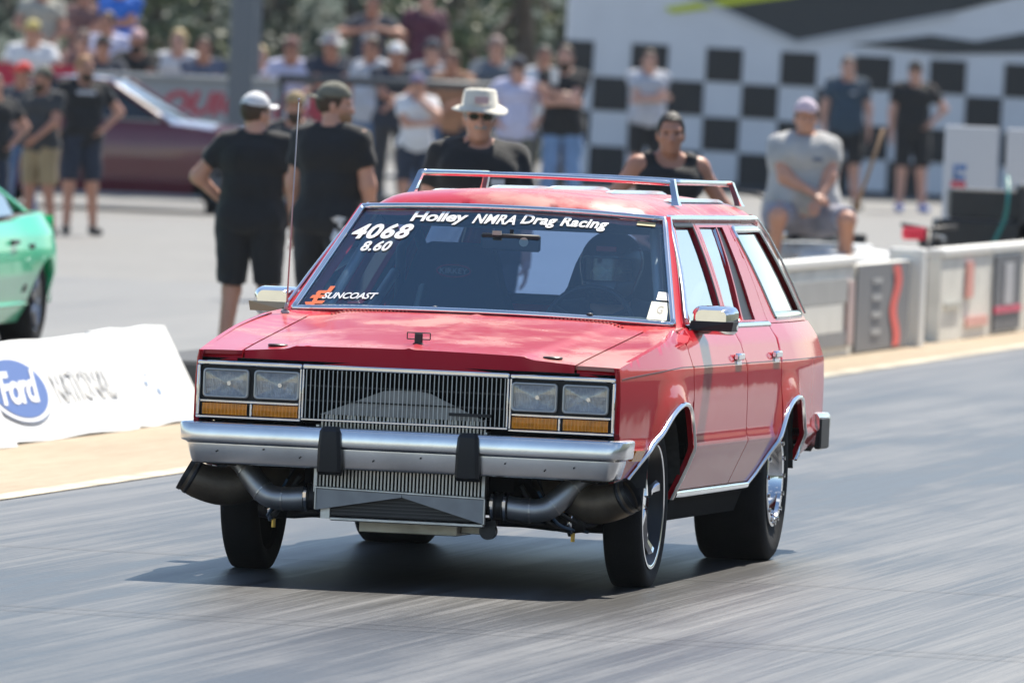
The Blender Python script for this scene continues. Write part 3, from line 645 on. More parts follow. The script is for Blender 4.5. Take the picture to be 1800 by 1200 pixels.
for x in (-.262,.262):
    b = MB(); V = []
    for (z,w_,d) in ((.372,.044,-.945),(.385,.046,-.975),(.48,.043,-.985),(.535,.039,-.982),(.553,.030,-.965)):
        V += [(x-w_,-.93,z),(x-w_,d+.014,z),(x-w_+.012,d,z),(x+w_-.012,d,z),(x+w_,d+.014,z),(x+w_,-.93,z)]
    b.add(V, [(i*6+j,i*6+j+1,(i+1)*6+j+1,(i+1)*6+j) for i in range(4) for j in range(5)]+[(5,4,3,2,1,0),(24,25,26,27,28,29)]); b.build('bumper_guard', BLACK, bump, auto=25)
rb = [(.858,3.58),(.862,3.80),(.85,3.90),(.80,3.955),(.4,3.985),(0,3.99)]; rb = catmull(rb+[(-x,y) for x,y in rb[::-1][1:]], 4)
rbo = bumper_mesh('rear_bumper', rb, [(-.07,.58),(.0,.58),(.010,.565),(.012,.52),(.0,.505),(-.006,.45),(-.02,.425),(-.07,.425)], ALU, car)
for s in (-1,1): b = MB(); b.box((s*.862,3.70,.50),(.03,.22,.13), bev=.008); b.build('bumper_end_pad', BLACK, rbo)

# tail: liftgate with window, lamps
def gate(x, q, o=0):
    z = 1.385-.435*min(q,1)-.44*max(0,q-1); y = 3.545+.40*min(q,1)**.9-.03*max(0,q-1)
    return (x*(1 if q > 1 else .80+.2*q), y+o+.02*(1-(x/.8)**2), z)
lg = panel('liftgate', [(-.70,0),(.70,0),(.735,1),(.76,2),(-.76,2),(-.735,1)], gate, RED, car, .06, holes=[[(-.63,.12),(.63,.12),(.64,.93),(-.64,.93)]], depth=.02)
panel('rear_window', [(-.65,.10),(.65,.10),(.66,.95),(-.66,.95)], lambda x,q,o=0: gate(x,q,o-.01), GLASSR, lg, .2, depth=.002)
for s in (-1,1): b = MB(); b.box((s*.74,3.955,.74),(.10,.03,.22), bev=.01); b.build('tail_lamp', mat('red lamp lens',(.45,.01,.01),.2,0,1), car)

# wheels
def wheel(name, x, y, z, R, w_, rimR, sgn, front):
    t = empty(name, (x, y, z), parent=car)
    h = w_/2; side_r = (R-rimR)
    prof = [(-h*.80,rimR),(-h*.97,rimR+side_r*.35),(-h,rimR+side_r*.6),(-h*.96,R-.022),(-h*.86,R-.006),(-h*.6,R),(0,R+.001),(h*.6,R),(h*.86,R-.006),(h*.96,R-.022),(h,rimR+side_r*.6),(h*.97,rimR+side_r*.35),(h*.80,rimR)]
    m_ = MB(); m_.lathe(prof, (0,0,0), 'X', 72); m_.build('tyre', RUBBER, t, auto=50)
    e = sgn
    if front:
        m_ = MB(); m_.lathe([(e*h*.80,rimR+.004),(e*h*.93,rimR+.005),(e*h*.945,rimR-.002),(e*h*.90,rimR-.009)], (0,0,0), 'X', 60); m_.build('rim_lip', CHROME, t, auto=40)
        m_ = MB(); m_.lathe([(e*h*.90,rimR-.009),(e*h*.74,rimR-.016),(e*h*.2,rimR-.034),(-e*h*.3,rimR-.045),(-e*h*.35,.03)], (0,0,0), 'X', 60); m_.build('rim_barrel', BLACKMET, t, auto=40)
        m_ = MB(); m_.lathe([(e*h*.45,0),(e*h*.45,.045),(-e*h*.3,.06)], (0,0,0), 'X', 30); m_.build('hub', CHROME, t, auto=40)
        for k in range(5):
            a = 2*math.pi*k/5+.3; ca, sa = math.cos(a), math.sin(a); m_ = MB(); V = []
            for (r, ww, xx) in ((.035,.032,.40),(.10,.020,.34),(.17,.017,.30),(rimR-.022,.028,.55)):
                for (dx, dw) in ((0,-ww),(.014,-ww*.5),(.014,ww*.5),(0,ww)):
                    V.append((e*(h*xx+dx), r*ca-dw*sa, r*sa+dw*ca))
            m_.add(V, [(i*4+j,i*4+j+1,(i+1)*4+j+1,(i+1)*4+j) for i in range(3) for j in range(3)]+[(0,1,2,3),(15,14,13,12)]); m_.build('spoke', CHROME, t, auto=45)
        m_ = MB(); m_.lathe([(-e*h*.4,0),(-e*h*.4,.15),(-e*h*.32,.15),(-e*h*.32,0)], (0,0,0), 'X', 40); m_.build('brake_disc', RAWALU, t, auto=40)
        m_ = MB(); m_.lathe([(-e*h*.62,0),(-e*h*.62,rimR-.02),(-e*h*.40,rimR-.03)], (0,0,0), 'X', 40); m_.build('inner_dark_disc', DARK, t, auto=40)  # black disc added to shade the wheel's open inboard side
    else:
        m_ = MB(); m_.lathe([(e*h*.80,rimR+.002),(e*(h*.80+.022),rimR+.002),(e*(h*.80+.026),rimR-.004),(e*(h*.80+.024),rimR-.026),(e*(h*.80+.010),rimR-.030)], (0,0,0), 'X', 60); m_.build('rim_lip', CHROME, t, auto=40)
        m_ = MB(); m_.lathe([(e*(h*.80+.010),rimR-.030),(e*h*.5,rimR-.040),(e*h*.35,rimR-.055),(e*h*.32,.02)], (0,0,0), 'X', 60); m_.build('rim_barrel', CHROME, t, auto=40)
        for k in range(16):
            a = 2*math.pi*k/16; m_ = MB(); m_.lathe([(e*(h*.80+.024),.010),(e*(h*.80+.034),.009),(e*(h*.80+.036),0)], (0,(rimR-.014)*math.cos(a),(rimR-.014)*math.sin(a)), 'X', 10); m_.build('ring_bolt', CHROME, t)
        for k in range(5):
            a = 2*math.pi*k/5+.5; ca, sa = math.cos(a), math.sin(a); m_ = MB(); V = []
            for (r, ww, xx) in ((.03,.032,.50),(.09,.022,.46),(rimR-.04,.030,.52)):
                for (dx, dw) in ((0,-ww),(.016,-ww*.5),(.016,ww*.5),(0,ww)): V.append((e*(h*xx+dx), r*ca-dw*sa, r*sa+dw*ca))
            m_.add(V, [(i*4+j,i*4+j+1,(i+1)*4+j+1,(i+1)*4+j) for i in range(2) for j in range(3)]+[(0,1,2,3),(11,10,9,8)]); m_.build('spoke', CHROME, t, auto=45)
    return t
def unpitch(y, z):
    c, s = math.cos(NOSE), math.sin(NOSE); return 2.68+(y-2.68)*c-z*s, z*c+(y-2.68)*s
for s in (-1,1):
    y, z = unpitch(0,.316); wheel('front_wheel', s*.738, y, z, .3175, .150, .238, s, True)
    y, z = unpitch(2.68,.341); wheel('rear_wheel', s*.700, y, z, .343, .290, .200, s, False)
# underside, inner wheel houses, bulkheads, cabin
b = MB(); b.box((0,1.6,.31),(1.10,3.6,.05)); b.box((0,3.3,.42),(1.5,1.1,.05)); b.box((0,.42,.62),(1.30,.04,.56)); b.box((0,2.35,.62),(1.05,.04,.6)); b.box((0,-.40,.45),(.80,.65,.30)); b.build('underbody', DARK, car)
for s in (-1,1):
    for cy, r, xo in ((0,.385,.86),(2.72,.40,.86)):
        b = MB(); V = []; n = 16
        for k in range(n+1):
            a = math.pi*(.06+.88*k/n); V += [(s*.84, cy+r*math.cos(a)*1.02, .29+r*math.sin(a)), (s*.50, cy+r*math.cos(a)*1.02, .29+r*math.sin(a))]
        b.add(V, [(2*i,2*i+1,2*i+3,2*i+2) for i in range(n)]); b.add([(s*.50,cy+r*math.cos(a)*1.02,.27+r*math.sin(a)) for a in [math.pi*k/12 for k in range(13)]], [tuple(range(13))]); b.build('wheel_house', mat('wheel house', (.05,.048,.045), .8, vary=.3, vscale=20), car)
b = MB(); b.tube([(-.6,2.68,.335),(.6,2.68,.335)], .05, 12); b.lathe([(-.12,.06),(-.05,.13),(.05,.13),(.12,.06)], (0,2.68,.335), 'X', 20); b.build('rear_axle', BLACKMET, car, auto=40)
b = MB(); V = []
for i in range(25):
    x = -.70+1.4*i/24; V += [(x,.58,.90),(x,.60-.06*(1-(x/.7)**2),.958),(x,.85,.985),(x,.98,.96),(x,1.0,.80)]
b.add(V, [(i*5+j,(i+1)*5+j,(i+1)*5+j+1,i*5+j+1) for i in range(24) for j in range(4)]); b.build('dashboard', INTER, car, True)
b = MB(); b.box((0,2.0,.50),(1.4,2.9,.02)); b.box((0,2.35,.72),(1.44,.02,.44)); b.box((0,3.2,.62),(1.35,1.2,.03)); b.build('cabin_floor', INTER, car)
for s in (-1,1): b = MB(); b.prism([(.7,.5),(3.6,.5),(3.6,.94),(.7,.94)], lambda y,z,s=s:(s*.74,y,z), lambda y,z,s=s:(s*.755,y,z)); b.build('door_card', INTER, car)
b = MB(); V = []
for i in range(13):
    x = -.54+1.08*i/12; V += [(x, 1.26, Roof(x,1.4)-.05), (x, 3.45, Roof(x,3.2)-.05)]
b.add(V, [(2*i,2*i+1,2*i+3,2*i+2) for i in range(12)]); b.build('headliner', mat('grey headliner',(.22,.23,.24),.9), car, True)
def seat(x):
    t = empty('race_seat', parent=car); zt = 1.225
    b = MB(); V = []; rows = []
    for (z,w_,d,y) in ((.58,.22,.05,1.50),(.70,.235,.06,1.55),(.85,.24,.06,1.59),(.98,.235,.06,1.62),(1.08,.19,.055,1.635),(1.17,.165,.05,1.645),(1.215,.145,.045,1.65),(1.235,.10,.03,1.655)):
        V += [(x-w_,y-d-.06*(w_>.2),z),(x-w_*.8,y-d*.3,z),(x,y,z),(x+w_*.8,y-d*.3,z),(x+w_,y-d-.06*(w_>.2),z),(x+w_,y+.05,z),(x,y+.07,z),(x-w_,y+.05,z)]
    n = 8; b.add(V, [(i*n+j,i*n+(j+1)%n,(i+1)*n+(j+1)%n,(i+1)*n+j) for i in range(7) for j in range(n)]+[(7,6,5,4,3,2,1,0),tuple(56+j for j in range(8))]); b.build('backrest', SEATM, t, auto=60)
    b = MB(); b.box((x,1.30,.60),(.46,.46,.12), bev=.03); b.build('cushion', SEATM, t)
    return t
st = seat(-.305); seat(.345)
lettering('seat_emblem', 'KIRKEY', lambda a,b: (-.305-.055+a*.11,1.588-.004,1.112+b*.022), mat('grey thread',(.60,.55,.58),.8), st, 1, 1, 0, .01)
b = MB(); e = [(-.305+.068*math.cos(2*math.pi*k/28), 1.5855, 1.123+.024*math.sin(2*math.pi*k/28)) for k in range(29)]; b.tube(e, .003, 6, caps=False); b.build('seat_emblem_ring', mat('dull red thread',(.60,.08,.10),.8), st)
cg = empty('roll_cage', parent=car)
for pts in ([(-.60,2.0,.5),(-.60,2.0,1.20),(-.52,2.0,1.33),(.52,2.0,1.33),(.60,2.0,1.20),(.60,2.0,.5)], [(.62,.80,.5),(.655,.86,.98),(.545,1.28,1.32),(.52,2.0,1.33)], [(-.62,.80,.5),(-.655,.86,.98),(-.545,1.28,1.32),(-.52,2.0,1.33)], [(-.545,1.28,1.32),(.545,1.28,1.32)], [(-.60,2.0,.95),(-.45,2.6,.70)], [(.60,2.0,.95),(.45,2.6,.70)], [(.62,1.98,1.1),(.64,1.1,.80)], [(-.62,1.98,1.1),(-.64,1.1,.80)], [(-.55,2.0,1.3),(-.5,3.0,.65)], [(.55,2.0,1.3),(.5,3.0,.65)], [(-.6,2.0,1.02),(.6,2.0,1.02)]):
    b = MB(); b.tube(pts, .021, 10); b.build('cage_tube', CAGE if abs(pts[0][0]) > .61 else BLACKMET, cg, True)
for x in (-.50,-.44): b = MB(); b.tube([(x-.05,1.55,.75),(x,1.62,1.05),(x+.07,1.75,1.22)], .013, 6); b.build('harness_strap', mat('pale harness',(.42,.46,.45),.7), cg, True)
b = MB(); b.lathe([(-.012,.172),(0,.185),(.012,.172),(0,.160)], (0,0,0), 'Y', 36, closed=True)
for a in (0,120,240): b.tube([(0,0,0),(.17*math.sin(rad(a+180)),0,.17*math.cos(rad(a+180)))], .010, 8)
so = b.build('steering_wheel', BLACKMET, car, True); so.location = (.345,1.02,.93); so.rotation_euler = (rad(-22),0,0)
b = MB(); b.box((.033,.97,1.250),(.235,.03,.066), bev=.014); b.tube([(.033,.98,1.27),(.033,.985,1.30)], .008, 8); mr = b.build('cabin_mirror', BLACK, car, auto=40)
b = MB(); b.lathe([(-.002,0),(-.002,.018),(.002,.018),(.002,0)], (.088,.952,1.254), 'Y', 18); b.build('mirror_disc', mat('pale disc',(.55,.55,.45),.6), mr)
b = MB(); b.box((-.02,.955,1.285),(.035,.01,.016)); b.build('mirror_clip', MATS['pale disc'], mr)

# door mirrors and antenna
for s in (-1,1):
    m_ = empty('door_mirror', parent=car); cx, cy, cz = s*.865, .86, .985
    b = MB(); V = []; rings = []
    for (q, hw, hh) in ((0,.060,.040),(.25,.078,.052),(.8,.086,.055),(1,.088,.056)):
        e = rr(hw, hh, min(hh*.6,.03), 5); V += [(cx+a*1.0, cy-.075+.13*q, cz+bb) for a,bb in e]
    N = 24; b.add(V, [(i*N+k,i*N+(k+1)%N,(i+1)*N+(k+1)%N,(i+1)*N+k) for i in range(3) for k in range(N)]+[tuple(range(N-1,-1,-1)),tuple(3*N+k for k in range(N))])
    b.build('mirror_shell', CHROME, m_, auto=50)
    b = MB(); V = [(s*.782,cy-.09,.945),(s*.782,cy+.09,.945),(s*.95,cy+.06,.945),(s*.95,cy-.085,.945),(s*.79,cy-.085,.982),(s*.79,cy+.08,.982),(s*.952,cy+.06,.982),(s*.957,cy-.088,.982)]
    b.add(V, [(0,1,2,3),(4,7,6,5),(0,3,7,4),(3,2,6,7),(2,1,5,6),(1,0,4,5)]); b.build('mirror_base', BLACK if s > 0 else mat('tan mirror base',(.42,.36,.24),.35,.4), m_)
b = MB(); b.tube([(-.757,.50,.935),(-.752,.50,.955)], .017, 12); b.tube([(-.752,.50,.955),(-.748,.50,.985)], [.010,.006], 10); b.tube([(-.748,.50,.985),(-.735,.50,1.765)], [.0034,.0024], 8); b.tube([(-.735,.50,1.763),(-.735,.50,1.775)], .005, 8); b.build('antenna', mat('dull antenna steel',(.42,.42,.43),.5,.3), car, True)
# ================================================================== the place (track frame: X to the image right across the lane, Y up the strip away from the camera)
RZ = Matrix.Rotation(YAW, 3, 'Z')
def tr(X, Y, z=0): return RZ @ Vector((X, Y, z))
def to_tr(p): return RZ.transposed() @ Vector(p)
def ground_mat(name, c0, c1, stretch, rough=(.4,.62), scale=9.0, spec=.5, groove=False):
    m = bpy.data.materials.new(name); m.use_nodes = True; MATS[name] = m; t = m.node_tree; b = t.nodes['Principled BSDF']
    tc = t.nodes.new('ShaderNodeTexCoord'); L = t.links.new
    def noise(sc, sx, sy, det=5, ro=.6, off=0):
        mp = t.nodes.new('ShaderNodeMapping'); mp.inputs['Scale'].default_value = (sx, sy, 1); mp.inputs['Location'].default_value = (off, off*.7, 0)
        n = t.nodes.new('ShaderNodeTexNoise'); n.inputs['Scale'].default_value = sc; n.inputs['Detail'].default_value = det; n.inputs['Roughness'].default_value = ro
        L(tc.outputs['Object'], mp.inputs[0]); L(mp.outputs[0], n.inputs['Vector']); return n.outputs['Fac']
    a = noise(scale, 1, stretch, 6, .65); c = noise(scale*5, 1, stretch*.8, 4, .6, 3); d = noise(.7, 1, max(stretch*2,.02), 3, .5, 9); g = noise(90, 1, .25, 3, .7, 5)
    def madd(x, k, y):
        q = t.nodes.new('ShaderNodeMath'); q.operation = 'MULTIPLY_ADD'; L(x, q.inputs[0]); q.inputs[1].default_value = k
        if isinstance(y, (int, float)): q.inputs[2].default_value = y
        else: L(y, q.inputs[2])
        return q.outputs[0]
    f = madd(a, .40, madd(c, .36, madd(d, .30, madd(g, .12, -.09))))
    if groove:                                   # streaky laid-down rubber where the tyres run, darkened overall to deepen the under-car shadow
        sx_ = t.nodes.new('ShaderNodeSeparateXYZ'); L(tc.outputs['Object'], sx_.inputs[0])
        ab = t.nodes.new('ShaderNodeMath'); ab.operation = 'ABSOLUTE'; L(sx_.outputs[0], ab.inputs[0])
        m1 = t.nodes.new('ShaderNodeMapRange'); m1.inputs[1].default_value = .8; m1.inputs[2].default_value = 2.6; m1.inputs[3].default_value = 1; m1.inputs[4].default_value = 0; L(ab.outputs[0], m1.inputs[0])
        pn = noise(1.3, 1, .16, 4, .6, 21); m2 = t.nodes.new('ShaderNodeMapRange'); m2.inputs[1].default_value = .44; m2.inputs[2].default_value = .62; m2.inputs[3].default_value = .35; L(pn, m2.inputs[0])
        mm = t.nodes.new('ShaderNodeMath'); mm.operation = 'MULTIPLY'; L(m1.outputs[0], mm.inputs[0]); L(m2.outputs[0], mm.inputs[1]); f = madd(mm.outputs[0], -.20, f)
    r = t.nodes.new('ShaderNodeValToRGB'); r.color_ramp.elements[0].position = .36; r.color_ramp.elements[1].position = .70
    r.color_ramp.elements[0].color = (*c0, 1); r.color_ramp.elements[1].color = (*c1, 1); L(f, r.inputs[0]); L(r.outputs[0], b.inputs['Base Color'])
    mr = t.nodes.new('ShaderNodeMapRange'); mr.inputs[1].default_value = .3; mr.inputs[2].default_value = .7; mr.inputs[3].default_value = rough[0]; mr.inputs[4].default_value = rough[1]
    L(f, mr.inputs[0]); L(mr.outputs[0], b.inputs['Roughness']); b.inputs['Specular IOR Level'].default_value = spec
    bp = t.nodes.new('ShaderNodeBump'); bp.inputs['Strength'].default_value = .25; bp.inputs['Distance'].default_value = .01; L(c, bp.inputs['Height']); L(bp.outputs[0], b.inputs['Normal'])
    return m
def sheet(name, X0, X1, Y0, Y1, z, m, parent=None):
    o = mesh_obj(name, [(X0,Y0,z),(X1,Y0,z),(X1,Y1,z),(X0,Y1,z)], [(0,1,2,3)], m, parent, False); o.rotation_euler = (0,0,YAW); return o
CONC = ground_mat('apron concrete', (.14,.138,.134), (.225,.222,.215), .35, (.6,.8), 3.0, .3)
LANE = ground_mat('rubbered drag strip', (.017,.017,.019), (.195,.195,.196), .010, (.36,.58), 11.0, .42, groove=True)
TAN = ground_mat('tan dusty strip', (.31,.245,.17), (.45,.375,.28), .10, (.75,.9), 5.0, .2)
tag(sheet('ground', -700, 700, -200, 1200, 0, CONC), kind='structure')
tag(sheet('track_lane', -2.80, 7.0, -46, 60, .004, LANE), kind='structure')
tag(sheet('far_lane', -14.0, -4.75, -46, 44, .004, ground_mat('other lane surface', (.10,.10,.10), (.20,.20,.197), .03, (.5,.7), 6.0, .4)), kind='structure')
tag(sheet('median_strip', -4.745, -2.803, -46, 60, .005, TAN), kind='structure')
tag(sheet('edge_line', -2.93, -2.80, -46, 60, .009, mat('worn line paint', (.46,.41,.32), .9, vary=.4, vscale=3)), kind='structure')
for i, (u, v) in enumerate(((180,970),(470,1090),(1500,1150))):
    Y = to_tr(ground(u, v)).y; tag(sheet('slab_joint', -2.79, 6.9, Y, Y+.012, .008, mat('slab joint', (.05,.05,.055), .8)), kind='structure')

# ---- unseen at right: strip's outer wall, wooded bank added to darken the car's reflections
ow = MB(); ow.box((8.2,60,.40),(.25,210,.8), bev=.02); o = ow.build('outer_wall', mat('outer wall concrete',(.20,.20,.19),.8,vary=.15,vscale=2)); o.rotation_euler = (0,0,YAW); tag(o, 'long pale concrete wall along the far right of the strip', 'wall')
hv = []; hf = []; nx_, ny_ = 50, 14
rs_ = np.random.RandomState(3)
for i in range(nx_+1):
    for j in range(ny_+1):
        q = j/ny_; hv.append((11+40*q+rs_.uniform(-.6,.6), -60+330*i/nx_, 9*math.sin(q*math.pi*.6)*(1+.25*math.sin(i*.7)+.2*math.sin(i*1.9+j))+rs_.uniform(-.5,.8)*(j > 0)-.3*(j == 0)))
hf = [(i*(ny_+1)+j,(i+1)*(ny_+1)+j,(i+1)*(ny_+1)+j+1,i*(ny_+1)+j+1) for i in range(nx_) for j in range(ny_)]
o = mesh_obj('reflection_bank', hv, hf, mat('bank foliage',(.05,.065,.04),.9,vary=.5,vscale=.5,bump=1,bscale=2), None, True); o.rotation_euler = (0,0,YAW); tag(o, kind='structure')

hv = []; rs_ = np.random.RandomState(5); nx_, ny_ = 60, 12
for i in range(nx_+1):
    for j in range(ny_+1):
        q = j/ny_; hv.append((-120+240*i/nx_+rs_.uniform(-1,1), 196+40*q+rs_.uniform(-1.2,1.2), 8*math.sin(q*math.pi*.55)*(1+.15*math.sin(i*.8)+.12*math.sin(i*2.1+j))+rs_.uniform(-.6,.9)*(j > 0)-.5*(j == 0)))
o = mesh_obj('wooded_hill', hv, [(i*(ny_+1)+j,(i+1)*(ny_+1)+j,(i+1)*(ny_+1)+j+1,i*(ny_+1)+j+1) for i in range(nx_) for j in range(ny_)], mat('hill foliage',(.035,.055,.042),.95,vary=.55,vscale=.6,bump=1,bscale=2), None, True); tag(o, kind='structure')

# ---- white leaning boards on the median
BOARDW = mat('white coated board', (.84,.84,.82), .55, vary=.05, vscale=3)
bpX = -4.12
def tY(u, v): return to_tr(ground(u, v)).y
ys = [tY(36,787)-3.4, tY(36,787), tY(240,755), tY(333,737)]
labs = ['white leaning barrier board cut off by the left edge of the picture', 'white leaning barrier board with a big blue oval badge', 'blank white leaning barrier board nearest the front bumper, small blue marks']
for i in range(3):
    y0, y1 = ys[i]+.012, ys[i+1]-.012; x0 = bpX+(.06,.0,-.02)[i]; hz = (.455,.47,.485)[i]; lean = .255
    m_ = MB(); V = []; n = 10
    for k in range(n+1):
        y = y0+(y1-y0)*k/n; dz = .004*math.sin(k*1.3+i*2); V += [(x0,y,.012+.006*math.sin(k*1.1+i)),(x0-lean,y,hz+dz),(x0-lean-.03,y,hz+dz),(x0-.52,y,.012)]
    m_.add(V, [(j*4+a,j*4+a+1,(j+1)*4+a+1,(j+1)*4+a) for j in range(n) for a in range(3)]+[(3,2,1,0),tuple(n*4+a for a in range(4))])
    root = empty('barrier_board', (0,0,0), YAW); tag(root, labs[i], 'barrier', 'white boards along the median'); m_.build('board', BOARDW, root)
    nrm = Vector((hz,0,lean)).normalized()
    def face(Y, q, o=.004, x0=x0, hz=hz, lean=lean, nrm=nrm): return Vector((x0-lean*q, Y, .012+(hz-.012)*q))+nrm*o
    if i == 1:
        yc = tY(36,787)+ .72; ry, rq = .62, .32
        for nm, s_, col, o_ in (('badge_rim',1.10,(.30,.36,.50),.010),('badge_ring',1.06,(.84,.84,.84),.013),('badge_field',.93,(.10,.17,.42),.016)):
            d = MB(); d.add([face(yc+ry*s_*math.cos(2*math.pi*k/40), .52+rq*s_*math.sin(2*math.pi*k/40), o_) for k in range(40)], [tuple(range(40))]); d.build(nm, mat(nm+' print', col, .5), root)
        lettering('badge_script', 'Ford', lambda a, b: face(yc-.46+a*.92, .36+b*.34, .019), mat('badge script white',(.85,.85,.85),.5), root, 1, 1, .45, .03, .8)
        gm = mat('faded grey print', (.50,.51,.52), .7, vary=.25, vscale=8)
        lettering('faded_lettering', 'NATIONAL', lambda a, b: face(yc+.80+a*1.30, .34+b*.32, .010), gm, root, 1, 1, 0, .012, 1.0)
    if i == 2:
        for (dy, q, w_, h_) in ((.62,.40,.05,.05),(.82,.30,.07,.06),(.70,.50,.03,.03)):
            d = MB(); d.add([face(y0+dy,q),face(y0+dy+w_,q),face(y0+dy+w_,q+h_),face(y0+dy,q+h_)], [(0,1,2,3)]); d.build('blue_mark', mat('blue ink',(.25,.36,.55),.6), root)
# dark low kerb wall behind the boards
m_ = MB(); m_.box((bpX-.30, ys[3]+3.0, .15), (.55, 5.8, .30), bev=.02); kw = m_.build('rubber_wall', mat('dark rubber wall', (.045,.05,.058), .8, vary=.2)); kw.rotation_euler = (0,0,YAW)
tag(kw, 'low dark rubber wall beyond the white boards, half hidden by the wagon', 'wall')

# ---- median guard wall with banners, right of the wagon
WX = -3.45
def wallseg(name, Y0, Y1, label, panels, h=.60, cap=True):
    root = empty(name, (0,0,0), YAW); tag(root, label, 'barrier')
    m_ = MB(); m_.box((WX-.06,(Y0+Y1)/2,h/2),(.10,Y1-Y0,h), bev=.01); m_.build('wall_core', mat('guard wall concrete',(.78,.76,.69),.8,vary=.12,vscale=4), root)
    if cap: m_ = MB(); m_.box((WX-.06,(Y0+Y1)/2,h+.03),(.13,Y1-Y0,.06), bev=.01); m_.build('cap_rail', mat('white cap paint',(.80,.79,.75),.6), root)
    for nm, a, b, z0, z1, col, k in panels:
        m_ = MB(); m_.box((WX+.004+.004*k, Y0+(a+b)/2*(Y1-Y0), (z0+z1)/2), (.014+.008*k, (b-a)*(Y1-Y0), z1-z0)); m_.build(nm, mat('banner %02d%02d%02d' % tuple(int(c*99) for c in col), col, .6, vary=.06, vscale=5), root)
    return root
def wY(u): # track Y where the wall line X=WX is seen at image column u (at its foot)
    lo, hi = 5.0, 120.0
    for _ in range(50):
        mid = (lo+hi)/2; p = CM @ (tr(WX, mid, .3)-CAM); uu = 900+FPX*p.x/p.y
        if uu < u: lo = mid
        else: hi = mid
    return lo
GREY = (.20,.20,.21)
wallseg('guard_wall', wY(1330), wY(1502), 'white topped guard wall with pale banner just right of the wagon', [('banner',.02,.90,.36,.52,(.42,.42,.41),0),('banner',.02,.86,.17,.355,(.78,.77,.72),0),('banner',.02,.95,.07,.168,(.26,.26,.27),0),('colour_strip',.905,.965,.08,.50,(.55,.42,.40),1)])
w2 = wallseg('guard_wall', wY(1503), wY(1612), 'grey bannered guard wall with a wavy red stripe and white end post', [('banner',.0,.84,.02,.60,GREY,0)], cap=False)
Ya, Yb = wY(1503), wY(1612)
d = MB(); V = []
for k in range(21):
    q = k/20; yc = Ya+(Yb-Ya)*(.60+.035*math.sin(q*9+.6)); V += [(WX+.020,yc-.16,.03+.55*q),(WX+.020,yc+.16,.03+.55*q)]
d.add(V, [(2*i,2*i+1,2*i+3,2*i+2) for i in range(20)]); d.build('wavy_stripe', mat('coral red print',(.80,.12,.10),.6), w2)
d = MB(); d.box((WX-.06,Yb-.12,.34),(.24,.22,.68), bev=.01); d.build('end_post', MATS['white cap paint'], w2)
for k in range(4): d = MB(); d.box((WX+.017,Ya+(Yb-Ya)*.30,.14+.115*k),(.006,.40,.035)); d.build('faded_print', mat('faded white print',(.42,.42,.42),.6), w2)
w3 = wallseg('guard_wall', wY(1655), wY(1740), 'cream guard wall panel with faint red prints right of the gap', [('red_print',.48,.62,.30,.55,(.78,.36,.30),0),('red_print',.50,.95,.09,.16,(.78,.42,.36),0),('grey_print',.06,.40,.24,.28,(.52,.51,.46),0)])
w4 = wallseg('guard_wall', wY(1741), wY(1980), 'guard wall at the right edge with a dark upright banner', [('banner',.02,.20,.03,.58,(.14,.145,.16),0),('banner_motif',.08,.14,.22,.52,(.50,.50,.52),1),('pink_band',.02,.20,.16,.21,(.62,.09,.16),1),('banner',.27,.40,.03,.58,(.6,.6,.58),0)])

# ---- behind the guard wall: black cases, white sign boards, hose
cB = at(1745, 400, 86)
m_ = MB(); m_.box((0,0,.40),(.85,.7,.76), bev=.02); m_.box((.04,0,.90),(.72,.6,.22), bev=.015)
ca = m_.build('equipment_case', mat('black case',(.02,.021,.024),.45,vary=.2)); ca.location = (cB.x-.02, cB.y, 0); tag(ca, 'black equipment case behind the guard wall, in front of the white sign board', 'case')
m_ = MB(); m_.box((0,0,.53),(.66,.7,1.06), bev=.02); ca = m_.build('equipment_case', MATS['black case']); p = at(1860,400,86); ca.location = (p.x, p.y, 0); tag(ca, 'tall black equipment case at the right edge of the picture', 'case')
p0 = at(1768,330,85.4); q0 = at(1738,446,85.2)
hz_ = MB(); hz_.tube(catmull([at(1771,312,85.6), at(1772,345,85.4), at(1766,385,85.4), at(1745,430,85.4), at(1725,470,85.4)],6), .016, 10); ho = hz_.build('hose', mat('teal hose',(.02,.22,.20),.4), None, True); tag(ho, 'teal green hose draped over the front of the black case', 'hose')
def signboard(u0, u1, v0, v1, D, label, prints):
    a = at(u0, v1, D); b = at(u1, v0, D); root = empty('sign_board', ((a.x+b.x)/2, a.y, 0)); tag(root, label, 'sign'); w_ = b.x-a.x; z1 = at((u0+u1)/2, v0, D).z; z0 = at((u0+u1)/2, v1, D).z
    m_ = MB(); m_.box((0,0,(z0+z1)/2),(w_,.05,z1-z0), bev=.008); m_.build('board', mat('pale sign face',(.66,.68,.72),.5), root)
    for s in (-1,1): m_ = MB(); m_.box((s*(w_/2-.04),.035,z0/2+.3),(.05,.05,z0+.6)); m_.build('leg', mat('grey steel leg',(.30,.31,.33),.5,.6), root)
    for k,(a_, b_, c_, d_, col) in enumerate(prints):
        m_ = MB(); m_.box((-w_/2+w_*(a_+b_)/2, -.028, z0+(z1-z0)*(c_+d_)/2),(w_*(b_-a_),.006,(z1-z0)*(d_-c_))); m_.build('print_block', mat('sign print %d%d%d' % tuple(int(x*99) for x in col), col, .6), root)
    return root
signboard(1655,1756,222,385,92,'white sign board with blue and red print behind the black case',[(.18,.24,.42,.58,(.10,.22,.50)),(.26,.42,.52,.58,(.10,.22,.50)),(.20,.40,.42,.47,(.10,.22,.50)),(.14,.42,.20,.40,(.62,.06,.10))])
signboard(1764,1880,228,385,92,'plain white sign board at the right edge behind the cases',[])

